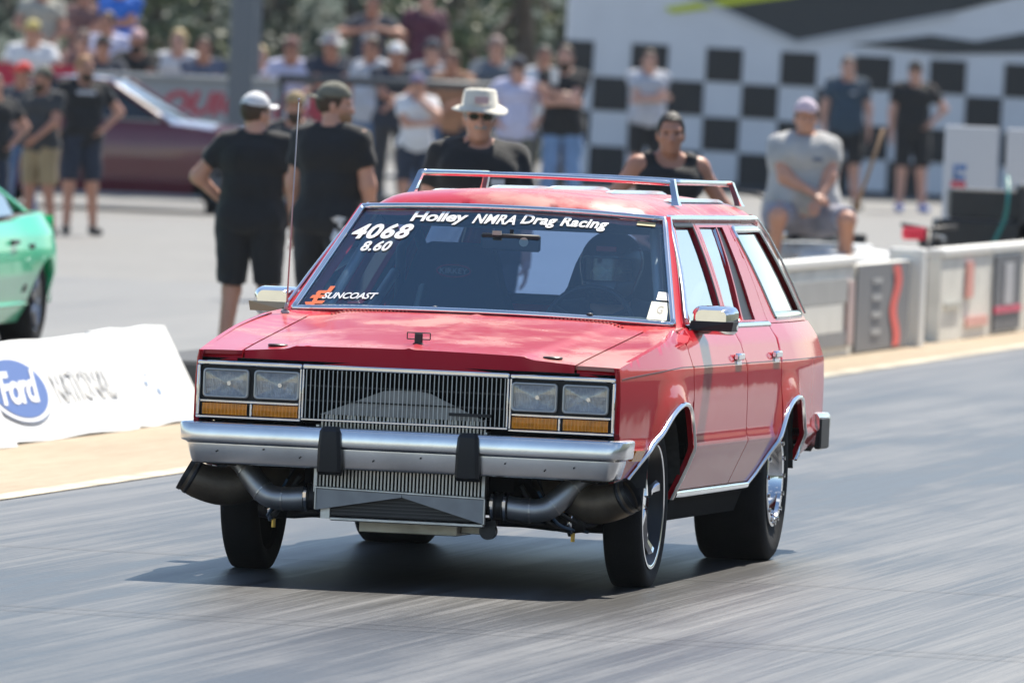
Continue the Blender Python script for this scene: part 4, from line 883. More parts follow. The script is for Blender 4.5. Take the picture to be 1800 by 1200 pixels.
# ---- checkered building
DB = 152.0
B0 = at(985, 345, DB); bld = empty('checkered_building', (B0.x, B0.y, 0)); bld.rotation_euler = (0, rad(.73), 0)
tag(bld, 'long low building painted in black and white checkers with dark swooping top panels', 'building')
pm = FPX/(DB)
zb = lambda v: CAMH+(54-v)/pm+.0
def bx(u): return (u-985)/pm
m_ = MB(); m_.box((6.5,2.0,2.6),(13.0,4.0,5.2)); m_.build('wall', mat('white building wall',(.80,.81,.84),.7,vary=.04,vscale=2), bld)
m_ = MB(); m_.box((6.5,1.9,5.28),(13.4,4.6,.16), bev=.03); m_.build('roof', mat('grey roof sheet',(.25,.26,.28),.6), bld)
BLK = mat('black checker paint', (.018,.019,.022), .5)
proto = None; pitch = .4985; ph = .462; zt = CAMH-(88-62)/pm+.0
for r in range(5):
    for c in range(24):
        if (c+r) % 2: continue
        x = bx(998)+c*pitch-.0; z = zt-r*ph
        if x+pitch > 12.9: continue
        if proto is None: m_ = MB(); m_.box((0,0,0),(.488,.014,.452)); proto = m_.build('checker_panel', BLK, bld); o = proto
        else: o = proto.copy(); COL.objects.link(o); o.parent = bld
        o.location = (x, -.009, z-ph/2+.0)
m_ = MB(); m_.box((6.5,-.01,.06),(12.9,.03,.12)); m_.build('skirting', mat('dark skirting',(.05,.055,.065),.7), bld)
def swoop(nm, pts, m, k): d = MB(); d.prism([(bx(u), zb(v)+.0) for u, v in pts][::-1], lambda a,b:(a,-.006-.010*k-.02,b), lambda a,b:(a,-.002,b)); return d.build(nm, m, bld)
DKP = mat('dark graphic panel', (.035,.04,.045), .5)
swoop('graphic_panel', [(1030,-75),(1385,62),(1640,2),(1900,-80),(1900,-140),(1030,-140)], DKP, 0)
swoop('graphic_panel', [(1480,62),(1620,38),(1700,45),(1830,15),(2000,20),(2000,60),(1800,60),(1640,70)], DKP, 0)
swoop('graphic_stripe', [(1165,24),(1385,-18),(1385,-34),(1150,15)], mat('acid yellow print',(.62,.68,.03),.5), 1)
LTR = mat('pale grey trim',(.55,.57,.60),.5)
swoop('trim_strip', [(1020,-72),(1385,68),(1385,60),(1030,-76)], LTR, 2); swoop('trim_strip', [(1386,68),(1660,4),(1655,-4),(1386,60)], LTR, 2)

# ---- spectator wall with banner, rail fence, posts, bleacher
WG = mat('grey painted wall', (.36,.38,.40), .7, vary=.08, vscale=3)
def span(u0, u1, v, D): return at(u0, v, D), at(u1, v, D)
a, b = span(-80, 492, 200, 128); zt_ = at(250, 136, 128).z
sw = empty('spectator_wall', ((a.x+b.x)/2, a.y, 0)); tag(sw, 'grey spectator wall with red lettered banner behind the maroon coupe', 'wall')
m_ = MB(); m_.box((0,.1,zt_/2),(b.x-a.x,.2,zt_)); m_.build('wall_core', WG, sw)
m_ = MB(); m_.box((0,.08,zt_+.02),(b.x-a.x+.02,.30,.05), bev=.01); m_.build('coping', mat('grey coping',(.42,.44,.45),.6), sw)
pq = at(285, 208, 127.9); pq2 = at(285, 158, 127.9)
lettering('banner_lettering', 'QUICK FUEL', lambda s_, t_: (pq.x-sw.location.x+s_*2.05, -.006, pq.z+t_*(pq2.z-pq.z)), mat('banner red print',(.55,.06,.09),.6), sw, 1, 1, .3, .04, 1.0)
rbn = mat('red banner cloth', (.55,.03,.07), .7)
for u0, u1, v0, v1, lab in ((-60,27,112,150,'red banner on the spectator wall at the left edge'),(88,132,116,134,'small red banner on the spectator wall between two men in black')):
    a = at(u0, v1, 127.7); b = at(u1, v0, 127.7); m_ = MB(); m_.box(((a.x+b.x)/2, a.y, (a.z+b.z)/2), (b.x-a.x, .03, b.z-a.z)); o = m_.build('red_banner', rbn); tag(o, lab, 'banner')
a, b = span(488, 1000, 147, 122); rf = empty('rail_fence', ((a.x+b.x)/2, a.y, 0)); tag(rf, 'dark steel rail fence in front of the standing crowd', 'fence')
zr = at(720,147,122).z; L_ = b.x-a.x; RAILM = mat('dark steel rail',(.07,.08,.09),.5,.4)
for nm, z in (('top_rail', zr), ('lower_rail', .18)): m_ = MB(); m_.tube([(-L_/2,0,z),(L_/2,0,z)], .045 if z > 1 else .03, 10); m_.build(nm, RAILM, rf, True)
for k in range(2): m_ = MB(); x = -L_/2+.05+(L_-.1)*k; m_.tube([(x,0.03,0),(x,.03,zr)], .03, 8); m_.build('post', RAILM, rf, True)
for u, D, w_, lab in ((426,125,.27,'thick dark grey post rising beside the man in navy at the spectator wall'),(447,130,.16,'thinner grey post just right of the thick dark post'),):
    p = at(u, 60, D); m_ = MB(); m_.box((0,0,2.75),(w_,w_,5.5), bev=.02); m_.box((0,0,.06),(w_*1.6,w_*1.6,.12), bev=.02); o = m_.build('steel_post', mat('grey blue steel',(.17,.19,.21),.5,.5)); o.location = (p.x, p.y, 0); tag(o, lab, 'post')
# broom and trees
p = at(1490, 412, 84.6); t_ = at(1553, 226, 84.6); br = empty('push_broom', (0,0,0)); tag(br, 'push broom with wooden handle leaning behind the white quad bike', 'broom')
m_ = MB(); m_.tube([p, t_], .014, 10); m_.build('handle', mat('tan broom wood',(.36,.22,.12),.6), br, True)
m_ = MB(); m_.box(p+Vector((-.03,0,-.03)),(.34,.07,.07), bev=.01); m_.box(p+Vector((.0,0,.02)),(.07,.06,.05), bev=.01); m_.build('brush_head', mat('dark bristles',(.03,.035,.04),.9), br)
LEAF = [mat('leaf %d' % i, c, .6, vary=.3, vscale=1.5) for i, c in enumerate(((.030,.055,.040),(.045,.075,.038),(.075,.105,.035),(.10,.12,.04)))]
BARK = mat('tree bark', (.09,.07,.055), .9, vary=.3, bump=.4, bscale=12)
def tree(u, D, H_, rx, low, kind, label, nleaf=2600):
    p = at(u, 60, D); root = empty('tree', (p.x, p.y, 0)); tag(root, label, 'tree', 'trees behind the crowd')
    m_ = MB(); m_.tube([(0,0,0),(.1,.05,H_*.25),(-.05,.1,H_*.55),(.05,0,H_*.85)], [.22,.17,.11,.04], 9)
    rnd = np.random.RandomState(int(abs(u*7+D))); cl = []
    for k in range(26):
        th_ = rnd.uniform(0,6.28); q = rnd.uniform(0,1); z = low+(H_-low)*q; rr_ = rx*math.sqrt(max(.08,1-((q-.42)/.62)**2))*rnd.uniform(.35,1); cl.append((rr_*math.cos(th_), rr_*math.sin(th_)*.8, z, rnd.uniform(.45,.95)))
    for c in cl[:8]: m_.tube([(0,0.05,H_*rnd.uniform(.15,.5)),(c[0]*.5,c[1]*.5,c[2]-.3),(c[0],c[1],c[2])], [.07,.045,.02], 6)
    m_.build('trunk', BARK, root, True)
    V = []; F = []; fm = []; n = nleaf
    ci = rnd.randint(0, len(cl), n); d = rnd.normal(size=(n,3)); d /= np.linalg.norm(d,axis=1)[:,None]; rr2 = rnd.uniform(.35,1,n)**.5
    for k in range(n):
        c = cl[ci[k]]; o = np.array(c[:3])+d[k]*rr2[k]*c[3]*np.array((1,1,.8)); a = rnd.normal(size=3); a /= np.linalg.norm(a); b_ = np.cross(a, rnd.normal(size=3)); b_ /= np.linalg.norm(b_); s_ = rnd.uniform(.06,.13)
        i0 = len(V); V += [tuple(o-a*s_), tuple(o+b_*s_*.55), tuple(o+a*s_), tuple(o-b_*s_*.55)]; F.append((i0,i0+1,i0+2,i0+3)); fm.append(min(3,max(0,kind+rnd.randint(-1,2))))
    mesh_obj('crown', V, F, LEAF, root, False, fm)
for a in ((-60,176,7,2.6,.2,0,'dark tree filling the top left corner'),(150,182,8,2.6,.3,0,'dark tree behind the man in bright blue'),(268,172,4.5,1.1,.1,2,'pale green bush right of the man in bright blue'),(350,186,8,2.4,.2,0,'dark tree left of the thick grey post'),(500,190,7,2.2,.1,1,'dull green tree right of the thick grey post'),(620,186,7,2.4,.2,1,'green tree behind the man lifting both arms'),(790,180,6,2.3,.1,1,'green tree right of the maroon shirt'),(915,174,6,2.0,.1,2,'yellowish tree beside the white end of the checkered building'),(1010,188,8,2.4,.2,0,'dark tree behind the corner of the checkered building'),(420,214,10,3.5,.2,1,'far tree behind the thick grey post'),(700,214,10,3.6,.2,0,'far dark tree behind the crowd centre'),(90,212,10,3.5,.2,0,'far dark tree at the upper left'),(900,216,10,3.6,.2,1,'far tree left of the building')):
    tree(*a)

# ---- the two other cars: coupes with cut wheel arches, glasshouse and wheels
def coupe(name, paint, label, loc, rz, scoop):
    root = empty(name, loc, rz); tag(root, label, 'car')
    def Wc(y, z):
        x = float(np.interp(z, [.18,.30,.55,.72,.86,.98], [.84,.89,.93,.925,.90,.83]))
        x -= .14*min(max((-.25-y)/.65,0),1)**2+.12*min(max((y-2.9)/.85,0),1)**2
        x += .045*math.exp(-((y-2.72)/.48)**2)*min(1,max(0,(z-.3)/.35))+.03*math.exp(-(y/.48)**2)*min(1,max(0,(z-.3)/.35)); return x
    top = [(-.86,.66),(-.70,.74),(-.2,.83),(.3,.89),(.7,.925),(1.3,.935),(2.0,.95),(2.5,.985),(2.9,1.0),(3.3,1.0),(3.62,.985),(3.74,.95)]
    def zt_(y): return float(np.interp(y, [a for a,b in top], [b for a,b in top]))
    arc = lambda c, r: [(c+r*math.cos(a), .30+r*math.sin(a)) for a in np.linspace(math.pi*1.02, -.02*math.pi, 18)]
    poly = [(-.88,.22),(-.90,.45)]+top+[(3.78,.80),(3.74,.42),(3.60,.26),(3.12,.24)]+arc(2.72,.37)[::-1]+[(2.33,.19),(.40,.19)]+arc(0,.37)[::-1]+[(-.39,.22)]
    for s in (-1,1):
        sp = panel('body_side', poly, lambda y,z,o=0,s=s: (s*(Wc(y,z)+o),y,z), paint, root, .06, rows=(.55,.72,.86), depth=.03, flip=s < 0)
        d = MB(); d.tube([(s*(Wc(y,.33)+.004),y,.33) for y in np.linspace(.45,2.3,12)], .018, 6); d.build('side_skirt', paint, sp, True)
        d = MB(); d.box((s*(Wc(1.75,.80)+.012),1.75,.80),(.03,.20,.035), bev=.01); d.build('handle', BLACK, sp)
        if scoop:
            d = MB(); d.prism([(2.10,.42),(2.20,.42),(2.34,.78),(2.20,.78)], lambda y,z,s=s:(s*(Wc(y,z)-.0),y,z), lambda y,z,s=s:(s*(Wc(y,z)+.008),y,z)); d.build('side_scoop', BLACK, sp)
        gl_ = [(.80,.955),(1.42,1.305),(2.02,1.315),(2.55,1.12),(2.48,.99)]
        def gw(y,z,o=0,s=s): return (s*(.80-.56*(z-.93)+o),y,z)
        d = MB(); d.prism(gl_, lambda y,z,s=s:gw(y,z,-.01,s), lambda y,z,s=s:gw(y,z,.004,s)); d.build('side_window', mat('dark coupe glass',(.02,.025,.03),.06,0,1), root)
        for pth in ([(.70,.94),(1.38,1.34)],[(1.38,1.335),(2.08,1.345)],[(2.06,1.34),(2.98,1.0)]):
            d = MB(); P = [gw(y,z,-.02,s) for y,z in resample(pth,.1,False)]; d.tube(P, [.030]*len(P), 8); d.build('roof_pillar', paint, root, True)
        for yc, zc_ in ((0,.335),(2.72,.335)):
            w_ = empty('wheel', (s*.80, yc, zc_), parent=root)
            d = MB(); d.lathe([(-.10,.22),(-.115,.27),(-.10,.33),(0,.336),(.10,.33),(.115,.27),(.10,.22)], (0,0,0), 'X', 40); d.build('tyre', RUBBER, w_, True)
            d = MB(); d.lathe([(s*.085,.235),(s*.10,.23),(s*.08,.205),(-s*.02,.19),(-s*.03,.02)], (0,0,0), 'X', 32); d.build('rim', mat('grey alloy',(.36,.36,.38),.35,.9), w_, True)
            d = MB()
            for k in range(5):
                a = 2*math.pi*k/5; d.tube([(s*.07,.02*math.cos(a),.02*math.sin(a)),(s*.075,.21*math.cos(a),.21*math.sin(a))], [.03,.02], 6)
            d.build('spokes', MATS['grey alloy'], w_, True)
            d = MB(); d.lathe([(s*.02,.36),(-s*.30,.36)], (0,0,0), 'X', 24, a0=-.1, a1=math.pi+.1); d.lathe([(-s*.30,.36),(-s*.30,0)], (0,0,0), 'X', 24); d.build('wheel_well', DARK, root)
    def deck(nm, y0, y1, m, crown):
        d = MB(); V = []; n = 14; k = 15
        for i in range(n+1):
            y = y0+(y1-y0)*i/n; z = zt_(y); xw = Wc(y,z)
            for j in range(k+1):
                q = -1+2*j/k; V.append((xw*q, y, z+crown*(1-q*q)))
        d.add(V, [(i*(k+1)+j,(i+1)*(k+1)+j,(i+1)*(k+1)+j+1,i*(k+1)+j+1) for i in range(n) for j in range(k)]); return d.build(nm, m, root, True)
    hd = deck('hood', -.86, .66, paint, .05); deck('trunk_lid', 2.92, 3.74, paint, .025); deck('cabin_deck', .66, 2.92, INTER, -.02)
    d = MB(); V = []
    for q in np.linspace(0,1,8):
        for t_ in np.linspace(-1,1,11): V.append(((.74-.19*q)*t_, .72+.70*q-.06*(1-t_*t_), .945+.40*q+.012*(1-t_*t_)))
    d.add(V, [(i*11+j,(i+1)*11+j,(i+1)*11+j+1,i*11+j+1) for i in range(7) for j in range(10)]); d.build('windshield', mat('pale reflective glass',(.25,.27,.30),.05,.4,1), root, True)
    d = MB(); V = []
    for q in np.linspace(0,1,8):
        for t_ in np.linspace(-1,1,11): V.append(((.56+.12*q)*t_, 2.05+.92*q, 1.35-.34*q+.015*(1-t_*t_)))
    d.add(V, [(i*11+j,(i+1)*11+j,(i+1)*11+j+1,i*11+j+1) for i in range(7) for j in range(10)]); d.build('rear_window', MATS['dark coupe glass'], root, True)
    d = MB(); V = []
    for y in np.linspace(1.40,2.08,7):
        for t_ in np.linspace(-1,1,11): V.append((.57*t_, y, 1.345+.045*(1-t_*t_)-.02*((y-1.74)/.34)**2))
    d.add(V, [(i*11+j,(i+1)*11+j,(i+1)*11+j+1,i*11+j+1) for i in range(6) for j in range(10)]); d.build('roof', paint, root, True)
    d = MB()
    for (z0, z1, yy) in ((.22,.66,-.89),):
        V = []
        for j in range(15):
            q = -1+2*j/14; V += [(.78*q, yy-.05*(1-q*q), z0), (.78*q, yy-.07*(1-q*q), .45), (.78*q, yy+.03-.05*(1-q*q), z1)]
        d.add(V, [(i*3+j,(i+1)*3+j,(i+1)*3+j+1,i*3+j+1) for i in range(14) for j in range(2)])
    d.build('front_fascia', paint, root, True)
    d = MB(); V = []
    for j in range(15):
        q = -1+2*j/14; V += [(.80*q, 3.76+.04*(1-q*q), .30), (.80*q, 3.80+.04*(1-q*q), .60), (.80*q, 3.74+.04*(1-q*q), .965)]
    d.add(V, [(i*3+j,(i+1)*3+j,(i+1)*3+j+1,i*3+j+1) for i in range(14) for j in range(2)]); d.build('rear_fascia', paint, root, True)
    for s in (-1,1):
        d = MB(); d.box((s*.60,-.93,.56),(.26,.06,.12), bev=.02); d.build('headlight', MATS['grey lamp rim'], root)
    d = MB(); d.box((0,-.955,.54),(.66,.03,.14), bev=.01); d.build('grille', BLACK, root)
    d = MB(); d.box((0,1.4,.22),(1.4,4.2,.06)); d.build('floor_pan', DARK, root)
    return root
GREENP = mat('mint green car paint', (.02,.62,.30), .3, 0, .6, vary=.04)
MAROONP = mat('maroon car paint', (.12,.012,.028), .3, 0, 1, vary=.04)
# green: rear wheel foot seen at (58,603), pointing the same way as the wagon
gz = rad(-8); pw = ground(34, 606); lw = Matrix.Rotation(gz, 3, 'Z') @ Vector((.80, 2.72, 0)); gc = coupe('coupe', GREENP, 'bright mint green coupe at the left edge in the other lane', (pw.x-lw.x, pw.y-lw.y, .0), gz, True); gc.scale = (1,1,.82)
# maroon: front wheel seen at (392,330..375), nose to the right and towards us
rzm = rad(80); pw = ground(402, 378); lw = Matrix.Rotation(rzm, 3, 'Z') @ Vector((-.80, 0, 0)); coupe('coupe', MAROONP, 'dark maroon coupe parked behind the men in black', (pw.x-lw.x, pw.y-lw.y, 0), rzm, False)
# ================================================================== people
def surfnet(F, lo, h):
    s = F < 0; nx, ny, nz = F.shape
    C = [(i,j,k) for i in (0,1) for j in (0,1) for k in (0,1)]
    sl = lambda c: (slice(c[0],nx-1+c[0]), slice(c[1],ny-1+c[1]), slice(c[2],nz-1+c[2]))
    cnt = sum(s[sl(c)].astype(np.int8) for c in C); act = (cnt > 0) & (cnt < 8)
    I = np.argwhere(act)
    if len(I) == 0: return np.zeros((0,3)), []
    idx = -np.ones(act.shape, int); idx[act] = np.arange(len(I))
    pos = np.zeros((len(I),3)); num = np.zeros(len(I))
    val = {c: F[sl(c)][act] for c in C}
    for a in C:
        for ax in range(3):
            if a[ax]: continue
            b = list(a); b[ax] = 1; b = tuple(b); fa, fb = val[a], val[b]; m = (fa < 0) != (fb < 0)
            t = np.where(m, fa/np.where(m, fa-fb, 1), 0); p = np.array(a, float)[None].repeat(len(I),0); p[:,ax] += t
            pos += p*m[:,None]; num += m
    V = lo+h*(I+pos/num[:,None]); Q = []
    for ax in range(3):
        o1, o2 = [(1,2),(2,0),(0,1)][ax]
        a = [slice(None)]*3; b = [slice(None)]*3; a[ax] = slice(0,-1); b[ax] = slice(1,None)
        sa, sb = s[tuple(a)], s[tuple(b)]; E = np.argwhere(sa != sb)
        ok = (E[:,o1] > 0) & (E[:,o2] > 0) & (E[:,o1] < F.shape[o1]-1) & (E[:,o2] < F.shape[o2]-1); E = E[ok]
        sg = sa[tuple(E.T)]
        def ci(d1, d2):
            e = E.copy(); e[:,o1] -= d1; e[:,o2] -= d2; return idx[tuple(e.T)]
        q = np.stack([ci(1,1), ci(0,1), ci(0,0), ci(1,0)], 1); q[~sg] = q[~sg][:, ::-1]; Q.append(q)
    return V, np.concatenate(Q)
def caps(P, a, b, ra, rb, flat=None):           # tapered capsule, optionally cut off flat at b
    a = np.array(a); b = np.array(b); d = b-a; L = max((d*d).sum(), 1e-9); q = P-a
    t = np.clip(q@d/L, 0, 1); r = np.sqrt(((q-t[...,None]*d)**2).sum(-1))-(ra+(rb-ra)*t)
    if flat is not None: r = np.maximum(r, (P-b)@(d/math.sqrt(L))-flat)
    return r
def ell(P, c, r):
    q = (P-np.array(c))/np.array(r); n = np.sqrt((q*q).sum(-1)); return (n-1)*min(r)
def smin(a, b, k):
    h = np.clip(.5+.5*(b-a)/k, 0, 1); return b+(a-b)*h-k*h*(1-h)
def field(prims, h, pad=.05, k=.03, off=0, clip=None):
    pts = np.array([p for pr in prims for p in (pr[0], pr[1])]); mr = max(max(pr[2], pr[3]) for pr in prims)+off+pad
    lo = pts.min(0)-mr; hi = pts.max(0)+mr; n = np.ceil((hi-lo)/h).astype(int)+1
    F = np.full(n, 1.0)
    for pr in prims:                           # each primitive only touches its own box
        a, b, ra, rb = pr[:4]; fl = pr[4] if len(pr) > 4 else None; r = max(ra, rb)+off+.06
        l = np.maximum(np.floor((np.minimum(a,b)-r-lo)/h).astype(int), 0); u = np.minimum(np.ceil((np.maximum(a,b)+r-lo)/h).astype(int)+1, n)
        G = np.stack(np.meshgrid(*[lo[i]+h*np.arange(l[i],u[i]) for i in range(3)], indexing='ij'), -1)
        d = caps(G, a, b, ra+off, rb+off, fl); S = tuple(slice(l[i],u[i]) for i in range(3))
        F[S] = smin(F[S], d, k)
    if clip is not None:
        G = np.stack(np.meshgrid(*[lo[i]+h*np.arange(n[i]) for i in range(3)], indexing='ij'), -1); F = np.maximum(F, clip(G))
    return surfnet(F, lo, h)
def grid_field(fn, lo, hi, h):
    lo = np.array(lo); n = np.ceil((np.array(hi)-lo)/h).astype(int)+1
    G = np.stack(np.meshgrid(*[lo[i]+h*np.arange(n[i]) for i in range(3)], indexing='ij'), -1); return surfnet(fn(G), lo, h)
# head template: centre of skull at origin, face towards -y, total height about .235
def headf(P):
    X = P.copy(); X[...,0] = np.abs(X[...,0])
    f = ell(X, (0,.012,.025), (.074,.096,.098))
    f = smin(f, ell(X, (0,-.028,-.045), (.058,.062,.075)), .03)
    f = smin(f, caps(X, (0,-.052,-.098), (.028,-.035,-.092), .022, .022), .025)        # chin
    f = smin(f, caps(X, (0,-.083,.004), (0,-.104,-.036), .009, .014), .012)            # nose
    f = smin(f, caps(X, (0,-.098,-.040), (.014,-.090,-.040), .010, .008), .008)
    f = smin(f, caps(X, (0,-.082,.028), (.048,-.066,.024), .014, .012), .015)          # brow
    f = smin(f, caps(X, (.042,-.062,-.018), (.05,-.04,-.022), .018, .016), .02)        # cheek
    f = -smin(-f, ell(X, (.031,-.090,.006), (.016,.012,.009)), .008)                   # eye socket
    f = smin(f, caps(X, (0,-.086,-.064), (.020,-.078,-.065), .0075, .005), .008)       # lips
    f = -smin(-f, caps(X, (0,-.099,-.0645), (.022,-.090,-.0655), .0022, .0015), .004)
    f = smin(f, ell(X, (.076,.015,-.008), (.010,.020,.034)), .008)                     # ear
    f = smin(f, caps(X, (0,.015,-.06), (0,.022,-.15), .056, .058), .03)                # neck
    return f
HEAD = grid_field(headf, (-.10,-.13,-.19), (.10,.13,.14), .0065)
EYES = []
for sx in (-1,1):
    EYES.append(grid_field(lambda P, sx=sx: ell(P, (sx*.031,-.078,.006), (.012,.011,.008)), (sx*.031-.02,-.10,-.01), (sx*.031+.02,-.06,.022), .004))
def hand_template(curl):
    def f(P):                                  # wrist at 0, fingers along +z, palm faces -y, thumb on +x
        g = caps(P, (0,0,.0), (0,0,.03), .024, .026)
        for x in (-.026,-.009,.009,.026): g = smin(g, caps(P, (x*.55,0,.02), (x,0,.082), .014, .011), .010)
        for x, L in ((-.029,.058),(-.010,.072),(.010,.078),(.029,.070)):
            a = np.array((x,0,.085)); an = 0; r = .0088
            for seg, q in ((.45,curl*.6),(.31,curl*1.1),(.24,curl*.9)):
                an += q; b = a+L*seg*np.array((0,-math.sin(an),math.cos(an))); g = smin(g, caps(P, a, b, r, r*.93), .0035); a = b; r *= .93
        t = (.026,-.006,.030); t2 = (.050,-.016-.008*curl,.058); t3 = (.054-.012*curl,-.028-.02*curl,.084)
        g = smin(g, caps(P, t, t2, .013, .0105), .010); g = smin(g, caps(P, t2, t3, .0105, .009), .004); return g
    return grid_field(f, (-.06,-.11,-.04), (.085,.05,.19), .0065)
HANDS = {0: hand_template(.32), 1: hand_template(1.05)}
SKIN = [mat('skin %d' % i, c, .5, vary=.07, vscale=12) for i, c in enumerate(((.60,.31,.215),(.50,.24,.16),(.64,.36,.27),(.30,.165,.115)))]
EYEM = mat('eye', (.05,.035,.03), .2)
def cloth(name, c): return mat('cloth '+name, c, .9, vary=.18, vscale=5, bump=.5, bscale=14, sheen=.15)
C_BLACK = cloth('black', (.016,.017,.020)); C_CHAR = cloth('charcoal', (.045,.047,.052)); C_WHITE = cloth('white', (.74,.74,.76)); C_LAV = cloth('lavender white', (.60,.60,.78)); C_GREY = cloth('heather grey', (.44,.44,.44)); C_LGREY = cloth('pale grey', (.50,.52,.58))
C_NAVY = cloth('navy', (.025,.035,.06)); C_TEAL = cloth('slate teal', (.035,.065,.10)); C_KHAKI = cloth('khaki', (.36,.27,.15)); C_JEAN = cloth('blue denim', (.11,.20,.36)); C_BLUE = cloth('bright blue', (.03,.17,.65)); C_MAROON = cloth('maroon', (.10,.025,.05)); C_TAN = cloth('tan orange', (.42,.22,.13)); C_BEIGE = cloth('beige', (.42,.40,.34)); C_BROWN = cloth('red brown', (.20,.10,.09)); C_OLIVE = cloth('olive', (.16,.155,.12)); C_PINK = cloth('pale pink', (.62,.42,.42)); C_RED = cloth('red', (.55,.03,.05))
HAIRS = dict(brown=mat('brown hair',(.06,.035,.02),.6,bump=.6,bscale=60), black=mat('black hair',(.015,.012,.011),.55,bump=.6,bscale=60), blond=mat('blond hair',(.50,.38,.18),.6,bump=.6,bscale=60), grey=mat('grey hair',(.40,.38,.36),.7,bump=.6,bscale=60), ginger=mat('ginger hair',(.40,.20,.09),.6,bump=.6,bscale=60))
SHOEM = dict(black=mat('black shoe',(.02,.02,.022),.6), white=mat('white shoe',(.6,.6,.6),.6), blue=mat('blue shoe',(.02,.12,.50),.5))
SHADES = mat('dark sunglasses', (.01,.01,.012), .1, 0, 1)
def frame_from(d, n):                          # columns: x = d x n side, y = -palm, z = d
    z = np.array(d)/np.linalg.norm(d); y = -np.array(n, float); y -= z*(y@z); y /= max(np.linalg.norm(y),1e-6); x = np.cross(y, z); return np.stack([x,y,z],1)
def ik(a, c, l1, l2, pole):
    a = np.array(a, float); c = np.array(c, float); d = c-a; L = np.linalg.norm(d); M_ = (l1+l2)*.995
    if L > M_: c = a+d*M_/L; d = c-a; L = M_
    x = (l1*l1-l2*l2+L*L)/(2*L); hgt = math.sqrt(max(l1*l1-x*x, 0)); e = d/L; p = np.array(pole, float); p = p-e*(p@e); p /= max(np.linalg.norm(p),1e-6)
    return a+e*x+p*hgt, c
POSES = dict(                                   # wrists in a 1.75 m body facing -y: (image left, image right), and elbow poles
 relax=(((-.27,-.04,.86),(-1,.4,0)),((.27,-.04,.86),(1,.4,0))),
 crossed=(((.11,-.205,1.20),(-1,.0,-.6)),((-.11,-.23,1.17),(1,.0,-.6))),
 hips=(((-.19,-.06,1.03),(-1,.35,.1)),((.19,-.06,1.03),(1,.35,.1))),
 hip_r=(((-.27,-.04,.86),(-1,.4,0)),((.19,-.08,1.04),(1,.25,.1))),
 hip_l=(((-.19,-.06,1.03),(-1,.35,.1)),((.27,-.04,.86),(1,.4,0))),
 rail=(((-.10,-.34,1.13),(-1,.1,-.2)),((.12,-.36,1.13),(1,.1,-.2))),
 railw=(((.08,-.33,1.12),(-1,-.1,-.1)),((-.06,-.36,1.12),(1,-.1,-.1))),
 clasp=(((-.05,-.22,1.04),(-1,.3,-.2)),((.05,-.22,1.02),(1,.3,-.2))),
 chin=(((.09,-.20,1.20),(-1,0,-.5)),((.03,-.15,1.455),(.9,-.3,-.8))),
 front=(((-.12,-.28,1.10),(-1,.2,-.2)),((.10,-.26,1.02),(1,.2,-.2))),
 elbow_l=(((-.20,-.10,1.12),(-1,.2,-.15)),((.24,-.10,.92),(1,.3,0))),
 cup=(((.08,-.22,1.19),(-1,.0,-.6)),((-.12,-.24,1.30),(1,.0,-.6))),
 up=(((-.10,-.20,1.34),(-1,-.1,-.3)),((.12,-.20,1.36),(1,-.1,-.3))),
 down_l=(((-.42,-.16,.95),(-1,.2,0)),((.22,-.14,1.0),(1,.3,0))),
 sit=(((.02,-.30,1.10),(-1,.1,-.5)),((.06,-.33,1.05),(1,.2,-.5))),
 drive=(((-.15,-.42,1.16),(-1,0,-.6)),((.15,-.42,1.16),(1,0,-.6))))
def folds(V, seed):                            # creases in cloth
    r = np.random.RandomState(seed); W_ = np.zeros(len(V))
    for k in range(7):
        d = r.normal(size=3)*np.array((1,1,.8)); d /= np.linalg.norm(d); fq = r.uniform(18,60); W_ += np.sin(V@d*fq+r.uniform(0,6)+1.5*np.sin(V@r.normal(size=3)*9))*(.085/fq)
    c = V.mean(0); n = V-c; n[:,2] *= .15; n /= np.maximum(np.linalg.norm(n,axis=1),1e-6)[:,None]; return V+n*(W_+.004)[:,None]
def add_mesh(V0, F0, V, F): b = sum(len(v) for v in V0); V0.append(V); F0.append(np.asarray(F)+b)
